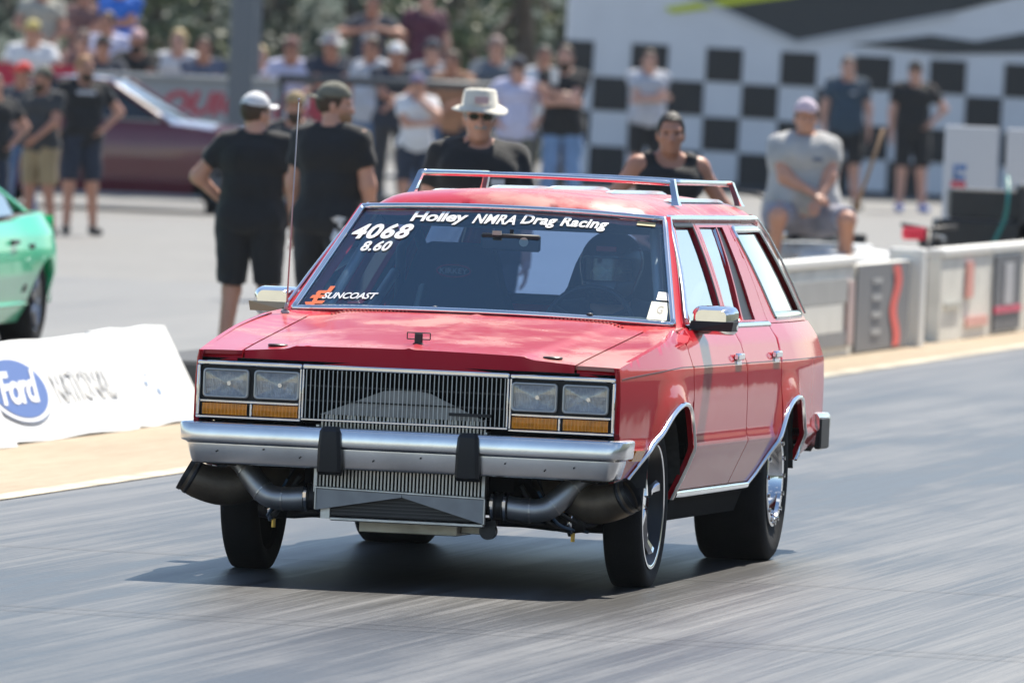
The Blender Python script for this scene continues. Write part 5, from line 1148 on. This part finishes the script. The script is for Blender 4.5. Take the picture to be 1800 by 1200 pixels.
def person(label, u, v, D, face, pose='relax', shirt=C_BLACK, legs='shorts', pants=C_BLACK, shoes='black', head='cap', capm=None, brim=0, hair='brown', beard=None, shades=False, skin=0, fat=1.0, H_=None, lean=0, turn=0, tilt=0, sleeve=.62, seat=False, cat='person', group='people watching at the strip', grip=0, zfoot=None, xf=None, polo=False, printm=None, torso_only=False, extra=None):
    p = at(u, v, D); Ht = H_ or p.z
    if H_ is None: Ht = min(max(p.z, 1.50), 1.97)
    z0 = p.z-Ht if zfoot is None else zfoot
    if H_ is None and abs(p.z-Ht) < 1e-3: z0 = 0
    S = Ht/1.80 if head in ('cap','bucket','visor') else Ht/1.765
    root = empty('person', (p.x, p.y, max(z0, 0) if not seat else z0), rad(face)); tag(root, label, cat, group)
    if xf is not None: root.matrix_world = xf
    f = fat
    def tl(q): q = np.array(q, float); w_ = min(max((q[2]-.95)/.6,0),1); return q+np.array((0,-lean*w_,-abs(lean)*.12*w_))
    hip = {s: np.array((s*.095*f, .01, .93)) for s in (-1,1)}
    if seat:
        kn = {-1: np.array((-.24,-.42,.93)), 1: np.array((.26,-.40,.92))}; an = {-1: np.array((-.26,-.30,.50)), 1: np.array((.27,-.26,.50))}
        if pose == 'drive': kn = {s: np.array((s*.13,-.40,1.13)) for s in (-1,1)}; an = {s: np.array((s*.12,-.78,1.00)) for s in (-1,1)}
    else:
        kn = {s: np.array((s*.115,-.02,.50)) for s in (-1,1)}; an = {s: np.array((s*(.13+.02*(s > 0)),.03*s,.085)) for s in (-1,1)}
    sh = {s: tl((s*.188*(.9+.1*f),.015,1.435)) for s in (-1,1)}
    el = {}; wr = {}
    for s, k in ((-1,0),(1,1)):
        t_, pole = POSES[pose][k]; el[s], wr[s] = ik(sh[s], tl(t_), .285, .255, pole)
    nk = tl((0,.02,1.49)); hc = tl((0,-.012,1.625))
    T = [(tl((-.085,.0,1.34)), tl((.085,.0,1.34)), .118*f, .118*f), (tl((-.06*f,-.012*f,1.17)), tl((.06*f,-.012*f,1.17)), .108*f, .108*f), (tl((-.055*f,-.022*f,1.05)), tl((.055*f,-.022*f,1.05)), .108*f**1.5, .108*f**1.5), ((-.08*f,.01,.96), (.08*f,.01,.96), .112*f, .112*f)]
    T += [(tl((s*.03,.02,1.475)), sh[s], .052, .062) for s in (-1,1)]
    UA = {s: (sh[s], el[s], .056*(.6+.4*f), .044*(.6+.4*f)) for s in (-1,1)}; FA = {s: (el[s], wr[s], .044*(.7+.3*f), .029) for s in (-1,1)}
    TH_ = {s: (hip[s], kn[s], .092*f, .062) for s in (-1,1)}; CF = {s: (kn[s]+np.array((0,.012,-.02)), an[s], .060, .040) for s in (-1,1)}
    body = T+[(nk-np.array((0,0,.06)), nk+np.array((0,-.008,.07)), .058, .056)]+list(UA.values())+list(FA.values())+[x for s in (-1,1) for x in (TH_[s], CF[s])]
    V, Q = field([tuple(np.array(q) if i < 2 else q for i, q in enumerate(b)) for b in body], .020, k=.035)
    VV = []; FF = []; add_mesh(VV, FF, V, Q); nb = len(Q)
    RH = np.array(Matrix.Rotation(rad(turn),3,'Z') @ Matrix.Rotation(rad(tilt),3,'X'))
    def hx(P): return np.asarray(P)@RH.T*1.0+hc
    add_mesh(VV, FF, hx(HEAD[0]), HEAD[1])
    for s in (-1,1):
        d = wr[s]-el[s]; d /= np.linalg.norm(d)
        n = np.array((0,.35,-1.0)) if pose in ('rail','railw','sit','drive') else (np.array((0,1.0,0)) if pose in ('crossed','cup','chin','clasp','up') else np.array((-s,0,.1)))
        R_ = frame_from(d, n); HV, HF = HANDS[1 if grip else 0]; HV = HV.copy(); side_t = np.array((0,-1,.3)) if pose in ('relax','hip_l','hip_r','down_l','elbow_l','front') else np.array((0,0,1.0))
        if (R_[:,0]@side_t) < 0: HV[:,0] *= -1; HF = HF[:, ::-1]
        add_mesh(VV, FF, HV@R_.T+wr[s]-d*.012, HF)
    ne0 = sum(len(x) for x in FF)
    for EV, EF in EYES: add_mesh(VV, FF, hx(EV), EF)
    FFa = np.concatenate(FF); fm = np.zeros(len(FFa), int); fm[ne0:] = 1
    mesh_obj('body', np.concatenate(VV)*S, FFa.tolist(), [SKIN[skin], EYEM], root, True, fm)
    # clothes
    sl = {}
    for s in (-1,1):
        e_ = sh[s]+(el[s]-sh[s])*min(sleeve,1); d_ = (el[s]-sh[s])/np.linalg.norm(el[s]-sh[s]); sl[s] = (sh[s]+d_*.02-np.array((s*.012,0,.004)), e_, .070*(.6+.4*f), .070*(.6+.4*f), .0)
    prim = [(*b[:2], b[2]+.016, b[3]+.018) for b in T[:3]]+[(np.array((-.085*f,.008,.955)), np.array((.085*f,.008,.955)), .128*f, .128*f)]+[(b[0], b[1]+(np.array((0,0,0)) if sleeve > .05 else (b[0]-b[1])*.45), b[2]+.010, b[3]+.010) for b in T[4:]]
    if sleeve > .05: prim += list(sl.values())
    if sleeve > 1.2:
        for s in (-1,1): prim.append((el[s], el[s]+(wr[s]-el[s])*.92, .062, .048, 0))
    hem = .86 if not seat else .93
    nk0 = np.array((nk[0], nk[1]-.02, nk[2]+.0))
    def clip(G):
        c = hem-G[...,2]+.006*np.sin(G[...,0]*40+G[...,1]*25)
        nkc = np.sqrt(((G-nk0)**2).sum(-1)); return np.maximum(c, (.075-nkc) if sleeve > .05 else (.095-nkc))
    V, Q = field([tuple(np.array(q) if i < 2 else q for i, q in enumerate(b)) for b in prim], .020, k=.03, clip=clip)
    if len(Q):
        V = folds(V, len(label))
        so_ = mesh_obj('shirt', V*S, Q.tolist(), shirt, root, True)
    end = {'shorts':.93, 'trousers':1}.get(legs, .93); lw_ = .110 if legs == 'shorts' else .098
    prim = [(np.array((-.075*f,.01,.955)), np.array((.075*f,.01,.955)), .120*f, .120*f)]
    for s in (-1,1):
        if legs == 'shorts': prim.append((hip[s], hip[s]+(kn[s]-hip[s])*end, lw_*f, .092, 0))
        else: prim += [(hip[s], kn[s], lw_*f, .078), (kn[s], an[s]+np.array((0,0,-.02)), .076, .062, 0)]
    V, Q = field([tuple(np.array(q) if i < 2 else q for i, q in enumerate(b)) for b in prim], .020, k=.02, clip=lambda G: G[...,2]-(1.0 if not seat else 1.02))
    V = folds(V, len(label)+3)
    mesh_obj('shorts' if legs == 'shorts' else 'trousers', V*S, Q.tolist(), pants, root, True)
    for s in (-1,1):
        a = an[s]; toe = a+np.array((s*.03,-.17,-.045)); toe[2] = a[2]-.042
        V, Q = field([(a+np.array((0,.045,-.04)), toe, .042, .038), (a+np.array((0,.01,-.02)), a+np.array((0,-.03,-.03)), .048, .045)], .016, k=.02, clip=lambda G, a=a: (a[2]-.083)-G[...,2])
        mesh_obj('shoe', V*S, Q.tolist(), SHOEM[shoes], root, True)
    # head wear, hair
    def hobj(nm, fn, lo, hi, h, m):
        V, Q = grid_field(fn, lo, hi, h); mesh_obj(nm, hx(V)*S, Q.tolist(), m, root, True)
    if hair and head != 'helmet':
        long = head == 'long'
        def hairf(P):
            g = ell(P, (0,.018,.030), (.083,.106,.102)); g = np.maximum(g, -(P[...,1]+.045+.35*(P[...,2]-.05)*(P[...,2] < .05)-.0)*1.0 if not long else -(P[...,1]+.05)); g = np.maximum(g, -.055-P[...,2]+.4*np.minimum(P[...,1],0))
            g = np.where(P[...,2] > .075, np.minimum(g, ell(P, (0,.012,.030), (.082,.104,.103))), g)
            if long: g = smin(g, np.maximum(caps(P, (0,.06,.0), (0,.075,-.20), .085, .05), -(P[...,1]-.01)), .03)
            return g
        if head == 'bun':
            hobj('hair', lambda P: smin(hairf(P), ell(P, (0,.10,.07), (.04,.04,.04)), .02), (-.12,-.13,-.12), (.12,.17,.16), .009, HAIRS[hair])
        else: hobj('hair', hairf, (-.12,-.13,-.28 if long else -.12), (.12,.17,.16), .010, HAIRS[hair])
    if beard:
        hobj('beard', lambda P: np.maximum(np.maximum(smin(ell(P, (0,-.035,-.075), (.066,.068,.062)), ell(P, (0,-.06,-.12), (.03,.03,.03)), .02), P[...,2]+.032-.35*np.abs(P[...,0])), P[...,1]-.02), (-.1,-.14,-.18), (.1,.06,.0), .009, HAIRS[beard])
    capm = capm or C_BLACK
    if head in ('cap','visor'):
        bR = np.array(Matrix.Rotation(rad(brim),3,'Z'))
        def capf(P):
            g = np.maximum(ell(P, (0,.012,.042), (.088,.108,.100)), .045-P[...,2]+.0)
            Q_ = P@bR; br_ = np.maximum(np.abs(P[...,2]-.046+.9*Q_[...,0]**2*2.2+.12*(Q_[...,1]+.09))-.006, ell(Q_*np.array((1,1,.0)), (0,-.095,0), (.078,.080,1)))
            return np.minimum(g, np.maximum(br_, Q_[...,1]+.03))
        hobj('cap', capf, (-.20,-.20,.0), (.20,.20,.155), .009, capm)
    if head == 'bucket':
        m_ = MB(); prof = [(.030,.150),(.035,.150),(.052,.112),(.058,.100),(.135,.088),(.146,.078),(.150,.050),(.151,0)]
        V = []; n = 40
        for k in range(n):
            a = 2*math.pi*k/n
            for (z, r) in prof: V.append(hx((r*math.cos(a)*.95, r*math.sin(a)*1.12+.012, z+(.012*math.sin(2*a+1)+.008*math.sin(3*a))*(r > .11)))*S)
        Lp = len(prof); m_.add(V, [(k*Lp+j,((k+1)%n)*Lp+j,((k+1)%n)*Lp+j+1,k*Lp+j+1) for k in range(n) for j in range(Lp-1)]); m_.build('bucket_hat', capm, root, True)
        m_ = MB(); m_.add([hx((x,-.112-.006*(z<.09)+.8*x*x,z))*S for x, z in ((-.035,.075),(.035,.075),(.035,.108),(-.035,.108))], [(0,1,2,3)]); m_.build('hat_patch', C_PINK, root)
    if shades:
        m_ = MB()
        for s in (-1,1):
            e = [(s*.034+.027*math.cos(2*math.pi*k/16), -.098+.25*abs(.012+.012*math.cos(2*math.pi*k/16)*s*s), .006+.017*math.sin(2*math.pi*k/16)) for k in range(16)]
            e2 = [(a, b+.006, c) for a, b, c in e]; m_.add([hx(q)*S for q in e+e2], [tuple(range(16)), tuple(range(31,15,-1))]+[(k,(k+1)%16,16+(k+1)%16,16+k) for k in range(16)])
            m_.tube([tuple(hx((s*.058,-.085,.010))*S), tuple(hx((s*.084,.01,.008))*S)], .003, 5)
        m_.tube([tuple(hx((-.010,-.100,.010))*S), tuple(hx((.010,-.100,.010))*S)], .003, 5); m_.build('sunglasses', SHADES, root)
    if printm:
        m_, (x0, x1, za, zb_) = printm
        g = MB(); V = []
        yb = -(.118*f+.020)-.012
        for i in range(7):
            x = x0+(x1-x0)*i/6
            for z in (za, zb_): q = tl((x, yb+.55*x*x*1.3, z)); V.append(q*S)
        g.add(V, [(2*i,2*i+2,2*i+3,2*i+1) for i in range(6)]); g.build('shirt_print', m_, root)
    if extra: extra(root, hx, S, dict(wr=wr, el=el, hip=hip, kn=kn, an=an))
    return root
PRW = mat('white shirt print', (.55,.56,.60), .8); PRB = mat('blue grey shirt print', (.16,.19,.26), .8)
# crew near the line, behind the wagon
def rag(root, hx, S, J):
    m_ = MB(); V = []
    for i in range(6):
        z = .97-.20*i/5
        for k in range(4): V.append(np.array((-.20+.035*k*(1-.06*i)+.012*math.sin(i+k), .15+.03*math.sin(i*1.7+k), z+.01*math.sin(k*2)))*S)
    m_.add(V, [(i*4+k,i*4+k+1,(i+1)*4+k+1,(i+1)*4+k) for i in range(5) for k in range(3)]); m_.build('rag', C_WHITE, root, True)
person('crew man in white cap and black tee seen from behind, elbow out to the left', 452, 152, 68, 172, 'hip_r', C_BLACK, 'shorts', C_BLACK, 'black', 'cap', C_WHITE, 0, 'brown', turn=-35, fat=1.12, skin=0)
person('bearded crew man in backward dark cap and black tee, white rag at waist', 590, 133, 66, 150, 'relax', C_BLACK, 'shorts', C_BLACK, 'black', 'cap', C_OLIVE, 180, 'brown', 'ginger', turn=-60, fat=1.12, skin=0, extra=rag)
person('man with a tan cap glancing out between the two crew men in black', 521, 152, 84, -15, 'clasp', C_CHAR, 'trousers', C_JEAN, 'black', 'cap', C_KHAKI, 0, 'brown', 'brown', turn=15)
def collar(root, hx, S, J):
    m_ = MB(); V = []
    for k in range(13):
        a = math.pi*(-.42+1.84*k/12)-math.pi*.5+math.pi; c, s_ = math.sin(a-math.pi/2+math.pi), math.cos(a-math.pi/2)
        an = -1.15*math.pi+1.3*math.pi*k/12+ .5*math.pi*.0; x = .078*math.cos(an+math.pi*.15+math.pi); y = .072*math.sin(an+math.pi*.15+math.pi)
        V += [np.array((x, y+.015, 1.505))*S, np.array((x*1.35, y*1.3+.01, 1.462))*S]
    m_.add(V, [(2*i,2*i+1,2*i+3,2*i+2) for i in range(12)]); m_.build('collar', C_CHAR, root, True)
    m_ = MB(); m_.tube([tuple(hx((-.030,-.094,-.050))*S), tuple(hx((0,-.101,-.046))*S), tuple(hx((.030,-.094,-.050))*S)], [.006,.010,.006], 8); m_.build('moustache', HAIRS['grey'], root, True)
person('man in cream bucket hat, sunglasses and black polo behind the roof rack', 845, 147, 58, 4, 'relax', C_BLACK, 'trousers', C_CHAR, 'black', 'bucket', cloth('cream', (.74,.70,.60)), 0, 'grey', shades=True, skin=0, fat=1.18, extra=collar, printm=(PRW, (.06,.13,1.29,1.32)))
person('woman with pulled back dark hair in a black tank top, hand on hip', 1180, 194, 63, 14, 'hips', C_BLACK, 'shorts', C_CHAR, 'black', 'bun', None, 0, 'black', skin=1, fat=.90, sleeve=0, turn=-12)
person('low bending person reaching left just behind the bucket hat man', 815, 246, 68, -25, 'down_l', C_CHAR, 'trousers', C_CHAR, 'black', None, None, 0, 'blond', skin=0, H_=1.45, lean=.25, zfoot=0)
quad_p = at(1412, 169, 80)
person('man in grey tee and pale cap sitting on the white quad bike', 1418, 169, 80, 8, 'sit', C_GREY, 'shorts', cloth('pale grey shorts',(.30,.30,.36)), 'black', 'cap', cloth('mauve grey', (.55,.46,.54)), -20, 'brown', skin=0, fat=1.38, seat=True, H_=1.78, zfoot=quad_p.z-1.76, shades=False, printm=(PRB, (.03,.10,1.32,1.35)))
# group at the left
person('man in black tee and shorts with elbow out, standing left of the maroon coupe', 150, 95, 105, 14, 'hip_r', C_BLACK, 'shorts', C_NAVY, 'black', 'short', None, 0, 'ginger', 'brown', shades=True, skin=0, turn=25, printm=(PRW, (-.10,.09,1.37,1.41)))
person('man in charcoal tee and khaki shorts with hands held in front', 78, 110, 104, -30, 'front', C_CHAR, 'shorts', C_KHAKI, 'black', 'cap', C_OLIVE, -30, 'brown', 'brown', skin=1, turn=-25)
person('man in black tee and jeans with a red and white cap', 42, 103, 108, -20, 'crossed', C_NAVY, 'trousers', C_JEAN, 'black', 'cap', cloth('red cap', (.72,.06,.05)), 0, 'brown', skin=1, turn=-20)
person('man in black tee cut by the left edge, forearm hanging down', -8, 128, 100, 25, 'hip_r', C_BLACK, 'trousers', C_NAVY, 'black', 'short', None, 0, 'black', skin=0)
# against the checkered wall
person('woman in slate blue tee and black shorts by the checkered wall', 1492, 97, 139, 5, 'relax', C_TEAL, 'shorts', C_BLACK, 'black', 'bun', None, 0, 'brown', skin=2, fat=1.0, printm=(PRW, (.02,.09,1.32,1.35)))
person('man in black polo, black shorts and bright blue shoes by the checkered wall', 1610, 101, 139, 8, 'hip_r', C_BLACK, 'shorts', C_BLACK, 'blue', 'cap', C_BLACK, 0, 'brown', skin=2, fat=1.02)
person('man in pale grey tee with crossed arms by the checkered wall', 1142, 86, 140, 8, 'crossed', C_LGREY, 'shorts', C_BLACK, 'white', 'short', None, 0, 'brown', skin=2, fat=1.05)
person('man in black tee and light jeans holding a white cup', 995, 77, 121, -8, 'cup', C_BLACK, 'trousers', cloth('light denim',(.20,.33,.55)), 'black', 'short', None, 0, 'brown', 'brown', skin=2, fat=1.05)
# at the rail
person('man in lavender white tee leaning on the rail, khaki trousers', 912, 92, 121, 5, 'hips', C_LAV, 'trousers', C_OLIVE, 'black', 'cap', C_NAVY, 0, 'brown', skin=2, fat=1.0, shades=True)
person('man in white tee and cap, hand at his chin, before the rail', 735, 124, 116, 12, 'chin', C_WHITE, 'shorts', C_NAVY, 'white', 'cap', cloth('purple grey cap',(.20,.18,.30)), -35, 'brown', skin=0, fat=1.0, turn=20)
person('person in white tee leaning on the wall right of the grey posts', 514, 56, 130, 0, 'rail', C_LAV, 'trousers', C_JEAN, 'black', 'cap', C_BROWN, 0, 'brown', skin=1, lean=.12)
person('man in wide grey hat and navy tee with folded arms on the rail', 582, 50, 129, 5, 'railw', C_NAVY, 'trousers', C_CHAR, 'black', 'bucket', C_GREY, 0, 'brown', skin=1, lean=.10)
person('tall man in dark tee with a white print, arms raised to his chest', 657, -12, 131, -10, 'up', C_NAVY, 'trousers', C_CHAR, 'black', 'short', None, 0, 'brown', skin=1, H_=1.80, printm=(PRW, (-.09,.09,1.22,1.42)))
person('tall man in maroon tee standing above the crowd', 750, -22, 131, 12, 'relax', C_MAROON, 'trousers', C_NAVY, 'black', 'short', None, 0, 'brown', skin=2, H_=1.80, fat=1.05)
person('man in grey tee turned sideways behind the rail', 655, 62, 127, -40, 'relax', C_LGREY, 'trousers', C_JEAN, 'black', 'short', None, 0, 'brown', skin=1)
person('man in navy tee and white patched cap with folded arms on the rail', 695, 66, 124, 8, 'railw', C_NAVY, 'trousers', C_CHAR, 'black', 'cap', C_WHITE, 20, 'brown', skin=1, lean=.12)
person('man in grey blue shirt and dark cap below the maroon shirt', 762, 62, 128, -12, 'rail', cloth('grey blue', (.20,.24,.30)), 'trousers', C_JEAN, 'black', 'cap', C_NAVY, -20, 'brown', skin=2)
person('person in tan orange shirt bending over the rail', 808, 84, 126, -30, 'rail', C_TAN, 'trousers', C_NAVY, 'black', 'short', None, 0, 'brown', skin=1, lean=.15)
person('man in slate shirt and pale cap left of the lavender tee', 874, 57, 128, 5, 'rail', cloth('slate', (.10,.13,.17)), 'trousers', C_CHAR, 'black', 'cap', cloth('rusty cap',(.30,.22,.20)), 0, 'brown', skin=2)
person('man mostly hidden between the lavender tee and the cup holder', 958, 78, 130, 0, 'relax', C_WHITE, 'trousers', C_CHAR, 'black', 'short', None, 0, 'black', skin=1)
# spectators behind the wall, upper left
person('man in beige shirt standing high at the top left', 76, -42, 132, 10, 'front', C_BEIGE, 'trousers', C_CHAR, 'black', 'short', None, 0, 'brown', skin=1, H_=1.80, fat=1.05)
person('man in white tee and straw cap leaning on the wall at the left', 62, 26, 130, -6, 'rail', C_WHITE, 'trousers', C_JEAN, 'black', 'cap', cloth('straw', (.50,.42,.15)), 0, 'brown', skin=0, lean=.14, fat=1.08)
person('man in red brown shirt next to the bright blue tee', 152, -30, 134, -15, 'crossed', C_BROWN, 'trousers', C_CHAR, 'black', 'short', None, 0, 'brown', skin=1, H_=1.80)
person('man in bright blue tee with arms folded, standing high', 214, -48, 133, -8, 'crossed', C_BLUE, 'trousers', C_NAVY, 'black', 'short', None, 0, 'brown', skin=1, H_=1.82, fat=1.05)
person('person in pale lilac tee in front of the bright blue one', 190, 18, 131.5, -25, 'relax', C_LAV, 'trousers', C_JEAN, 'black', 'short', None, 0, 'brown', skin=1)
person('woman with brown hair and glasses behind the wall', 146, 50, 130, 5, 'rail', C_BROWN, 'trousers', C_CHAR, 'black', 'long', None, 0, 'brown', skin=2, shades=True)
person('man in dark cap and navy tee leaning over the wall', 178, 54, 129.5, 15, 'rail', C_NAVY, 'trousers', C_CHAR, 'black', 'cap', C_BLACK, 20, 'brown', skin=1, lean=.10)
person('bearded man in black tee and pink cap with folded arms on the wall', 243, 42, 130, 0, 'railw', C_BLACK, 'trousers', C_CHAR, 'black', 'cap', C_PINK, 15, 'brown', 'black', skin=1, lean=.12)
person('blonde woman in a white top at the wall', 318, 48, 130, -10, 'rail', C_WHITE, 'trousers', C_JEAN, 'black', 'long', None, 0, 'blond', skin=2, lean=.08, fat=.92)
person('man in navy tee leaning on the wall left of the thick post', 362, 60, 129.5, -5, 'railw', cloth('dusty navy',(.09,.11,.17)), 'trousers', C_CHAR, 'black', 'short', None, 0, 'brown', skin=1, lean=.14)
person('person in pale pink tee half hidden behind the posts', 458, 78, 131, 0, 'rail', C_PINK, 'trousers', C_JEAN, 'black', 'short', None, 0, 'blond', skin=2)
# bleacher under the people who stand high
bl = empty('bleacher', (at(110,0,133).x, at(110,0,133).y, 0)); tag(bl, 'grey bleacher steps behind the spectator wall at the left', 'bleacher')
for k, zz in enumerate((.22,.44)): m_ = MB(); m_.box((0,-.2+.7*k+.6,zz-.03),(2.6,.6,.05), bev=.01); m_.build('plank', mat('bleacher plank',(.34,.35,.36),.6,.3), bl)
for x in (-1.1,0,1.1): m_ = MB(); m_.box((x,.75,.2),(.06,1.2,.38)); m_.build('support', RAILM, bl)
bl = empty('platform', (at(705,0,131).x, at(705,0,131).y+.1, 0)); tag(bl, 'low platform behind the rail under the two tall men', 'platform')
m_ = MB(); m_.box((0,0,.30),(1.5,.8,.06), bev=.01); m_.build('deck', MATS['bleacher plank'], bl)
for x in (-.65,.65): m_ = MB(); m_.box((x,0,.135),(.06,.7,.27)); m_.build('support', RAILM, bl)
# cup held by the man at the checkered wall
cp_ = at(975, 135, 120.5); m_ = MB(); m_.lathe([(0,0),(0,.036),(.16,.046),(.165,.046),(.165,.0)], cp_-Vector((0,0,.08)), 'Z', 16); o = m_.build('drink_cup', mat('white cup',(.8,.8,.8),.5), None, auto=40); tag(o, 'white cup held up by the man in black tee and jeans', 'cup')

# driver with full-face helmet
def helmet(root, hx, S, J):
    HM = mat('black helmet shell', (.018,.019,.021), .22, 0, 1)
    def hf(P):
        g = smin(ell(P, (0,.010,.030), (.128,.152,.135)), ell(P, (0,-.055,-.075), (.098,.098,.072)), .05)
        g = np.maximum(g, -.125-P[...,2]); port = np.maximum(np.maximum(np.abs(P[...,2]-.012)-.042, P[...,1]+.04), np.abs(P[...,0])-.092)
        inn = smin(ell(P, (0,.010,.030), (.112,.136,.120)), ell(P, (0,-.045,-.075), (.082,.082,.060)), .05); g = np.maximum(g, -np.maximum(port, -1)); return np.maximum(g, -inn)
    V, Q = grid_field(hf, (-.16,-.19,-.16), (.16,.19,.19), .009); mesh_obj('helmet', hx(V)*S, Q.tolist(), HM, root, True)
    m_ = MB(); V = []
    for i in range(13):
        a = rad(-62+124*i/12); V += [hx((.118*math.sin(a),-.155*math.cos(a)-.001,-.03))*S, hx((.128*math.sin(a),-.150*math.cos(a)-.001,.055))*S]
    m_.add(V, [(2*i,2*i+1,2*i+3,2*i+2) for i in range(12)]); m_.build('visor', glass_mat('visor glass',(.55,.58,.6)), root, True)
    m_ = MB(); V = [hx((x,-.140+2.6*x*x*.9,z))*S for x in (-.04,-.013,.013,.04) for z in (.083,.103)]; m_.add(V, [(2*i,2*i+2,2*i+3,2*i+1) for i in range(3)]); m_.build('helmet_badge', mat('helmet red print',(.35,.03,.04),.5), root)
    for s in (-1,1): m_ = MB(); m_.tube([(s*.07*S,-.155*S,1.36*S),(s*.075*S,-.17*S,1.2*S),(s*.05*S,-.15*S,1.0*S)], .018, 6); m_.build('harness', mat('green harness',(.10,.45,.16),.7), root, True)
xf = car.matrix_world @ Matrix.Translation((.345,1.50,-.48))
person('driver in a black full-face helmet behind the wagon windshield', 1072, 480, 44.6, 0, 'drive', C_BLACK, 'trousers', C_BLACK, 'black', 'helmet', None, 0, None, shades=True, skin=0, seat=True, H_=1.765, sleeve=1.3, group='racers', xf=xf, grip=1, extra=helmet)

# quad bike under the man in grey, small bike in the wall gap
qb = empty('quad_bike', (quad_p.x+.02, quad_p.y+.35, 0), rad(-22)); tag(qb, 'white quad bike with dark seat behind the guard wall', 'quad bike')
WPL = mat('white plastic', (.78,.78,.76), .35)
for s in (-1,1):
    for y in (-.55,.55):
        w_ = MB(); w_.lathe([(-.10,.14),(-.12,.22),(-.09,.27),(.09,.27),(.12,.22),(.10,.14)], (s*.42,y,.27), 'X', 28); wh = w_.build('wheel', RUBBER, qb, True)
        w_ = MB(); w_.lathe([(s*.06,.14),(s*.02,.10),(s*.03,0)], (s*.42,y,.27), 'X', 20); w_.build('rim', RAWALU, wh, True)
    for y in (-.55,.55):
        f_b = MB(); V = []
        for k in range(11):
            a = math.pi*(.12+.76*k/10); V += [(s*.28, y-.34*math.cos(a), .27+.36*math.sin(a)), (s*.58, y-.34*math.cos(a), .25+.35*math.sin(a))]
        f_b.add(V, [(2*i,2*i+1,2*i+3,2*i+2) for i in range(10)]); f_b.build('mudguard', WPL, qb, True)
m_ = MB(); m_.box((0,.10,.74),(.30,.95,.14), bev=.05); m_.build('seat', mat('dark blue grey seat',(.03,.04,.055),.5), qb)
m_ = MB(); m_.box((0,0,.50),(.32,1.15,.30), bev=.06); m_.box((0,.60,.62),(.55,.40,.06), bev=.02); m_.build('body_shell', WPL, qb)
m_ = MB(); m_.tube(catmull([(-.38,-.36,1.0),(-.15,-.42,.98),(0,-.44,.90),(.15,-.42,.98),(.38,-.36,1.0)],5), .016, 8); m_.tube([(0,-.44,.90),(0,-.58,.45)], .022, 8); m_.build('handlebar', BLACKMET, qb, True)
for s in (-1,1): m_ = MB(); m_.lathe([(-.02,0),(-.02,.05),(.03,.035),(.04,0)], (s*.10,-.62,.72), 'Y', 16); m_.build('headlamp', CHROME, qb, True)
m_ = MB(); m_.box((.05,-.02,.36),(.30,.34,.24), bev=.03); m_.build('engine', RAWALU, qb)
mb_p = ground(1640, 590); mb_p = at(1633, 500, 81.3)
mk = empty('pit_bike', (mb_p.x, mb_p.y, 0), rad(-6)); tag(mk, 'small black pit bike with red tail light in the gap of the guard wall', 'motorbike')
for y in (-.42,.42): m_ = MB(); m_.lathe([(-.05,.16),(-.06,.23),(-.03,.27),(.03,.27),(.06,.23),(.05,.16)], (0,y,.27), 'X', 28); wh = m_.build('wheel', RUBBER, mk, True); m_ = MB(); m_.lathe([(-.02,.16),(0,.02),(.02,.16)], (0,y,.27), 'X', 20); m_.build('rim', RAWALU, wh, True)
m_ = MB(); m_.tube([(0,-.42,.27),(0,-.28,.75),(0,.1,.62),(0,.42,.27)], .03, 8); m_.tube([(-.2,-.25,.80),(0,-.28,.77),(.2,-.25,.80)], .015, 8); m_.build('frame', BLACKMET, mk, True)
m_ = MB(); m_.box((0,.18,.68),(.17,.50,.09), bev=.03); m_.box((0,0,.42),(.18,.3,.25), bev=.04); m_.build('seat_and_engine', BLACK, mk)
m_ = MB(); m_.box((-.10,-.34,.74),(.17,.06,.09), bev=.025); m_.build('red_lamp', mat('bright red lamp',(.75,.02,.06),.35), mk)
# ================================================================== warm air over the strip
hzb = MB(); hzb.box((0, 70, 10.0), (420, 330, 22.0)); hz_o = hzb.build('haze'); tag(hz_o, kind='stuff')
hm = bpy.data.materials.new('thin haze'); hm.use_nodes = True; t = hm.node_tree; t.nodes.clear(); o_ = t.nodes.new('ShaderNodeOutputMaterial'); pv = t.nodes.new('ShaderNodeVolumePrincipled')
pv.inputs['Color'].default_value = (.80,.88,.96,1); pv.inputs['Density'].default_value = .00010; pv.inputs['Anisotropy'].default_value = .2
t.links.new(pv.outputs[0], o_.inputs['Volume']); hz_o.data.materials.append(hm)
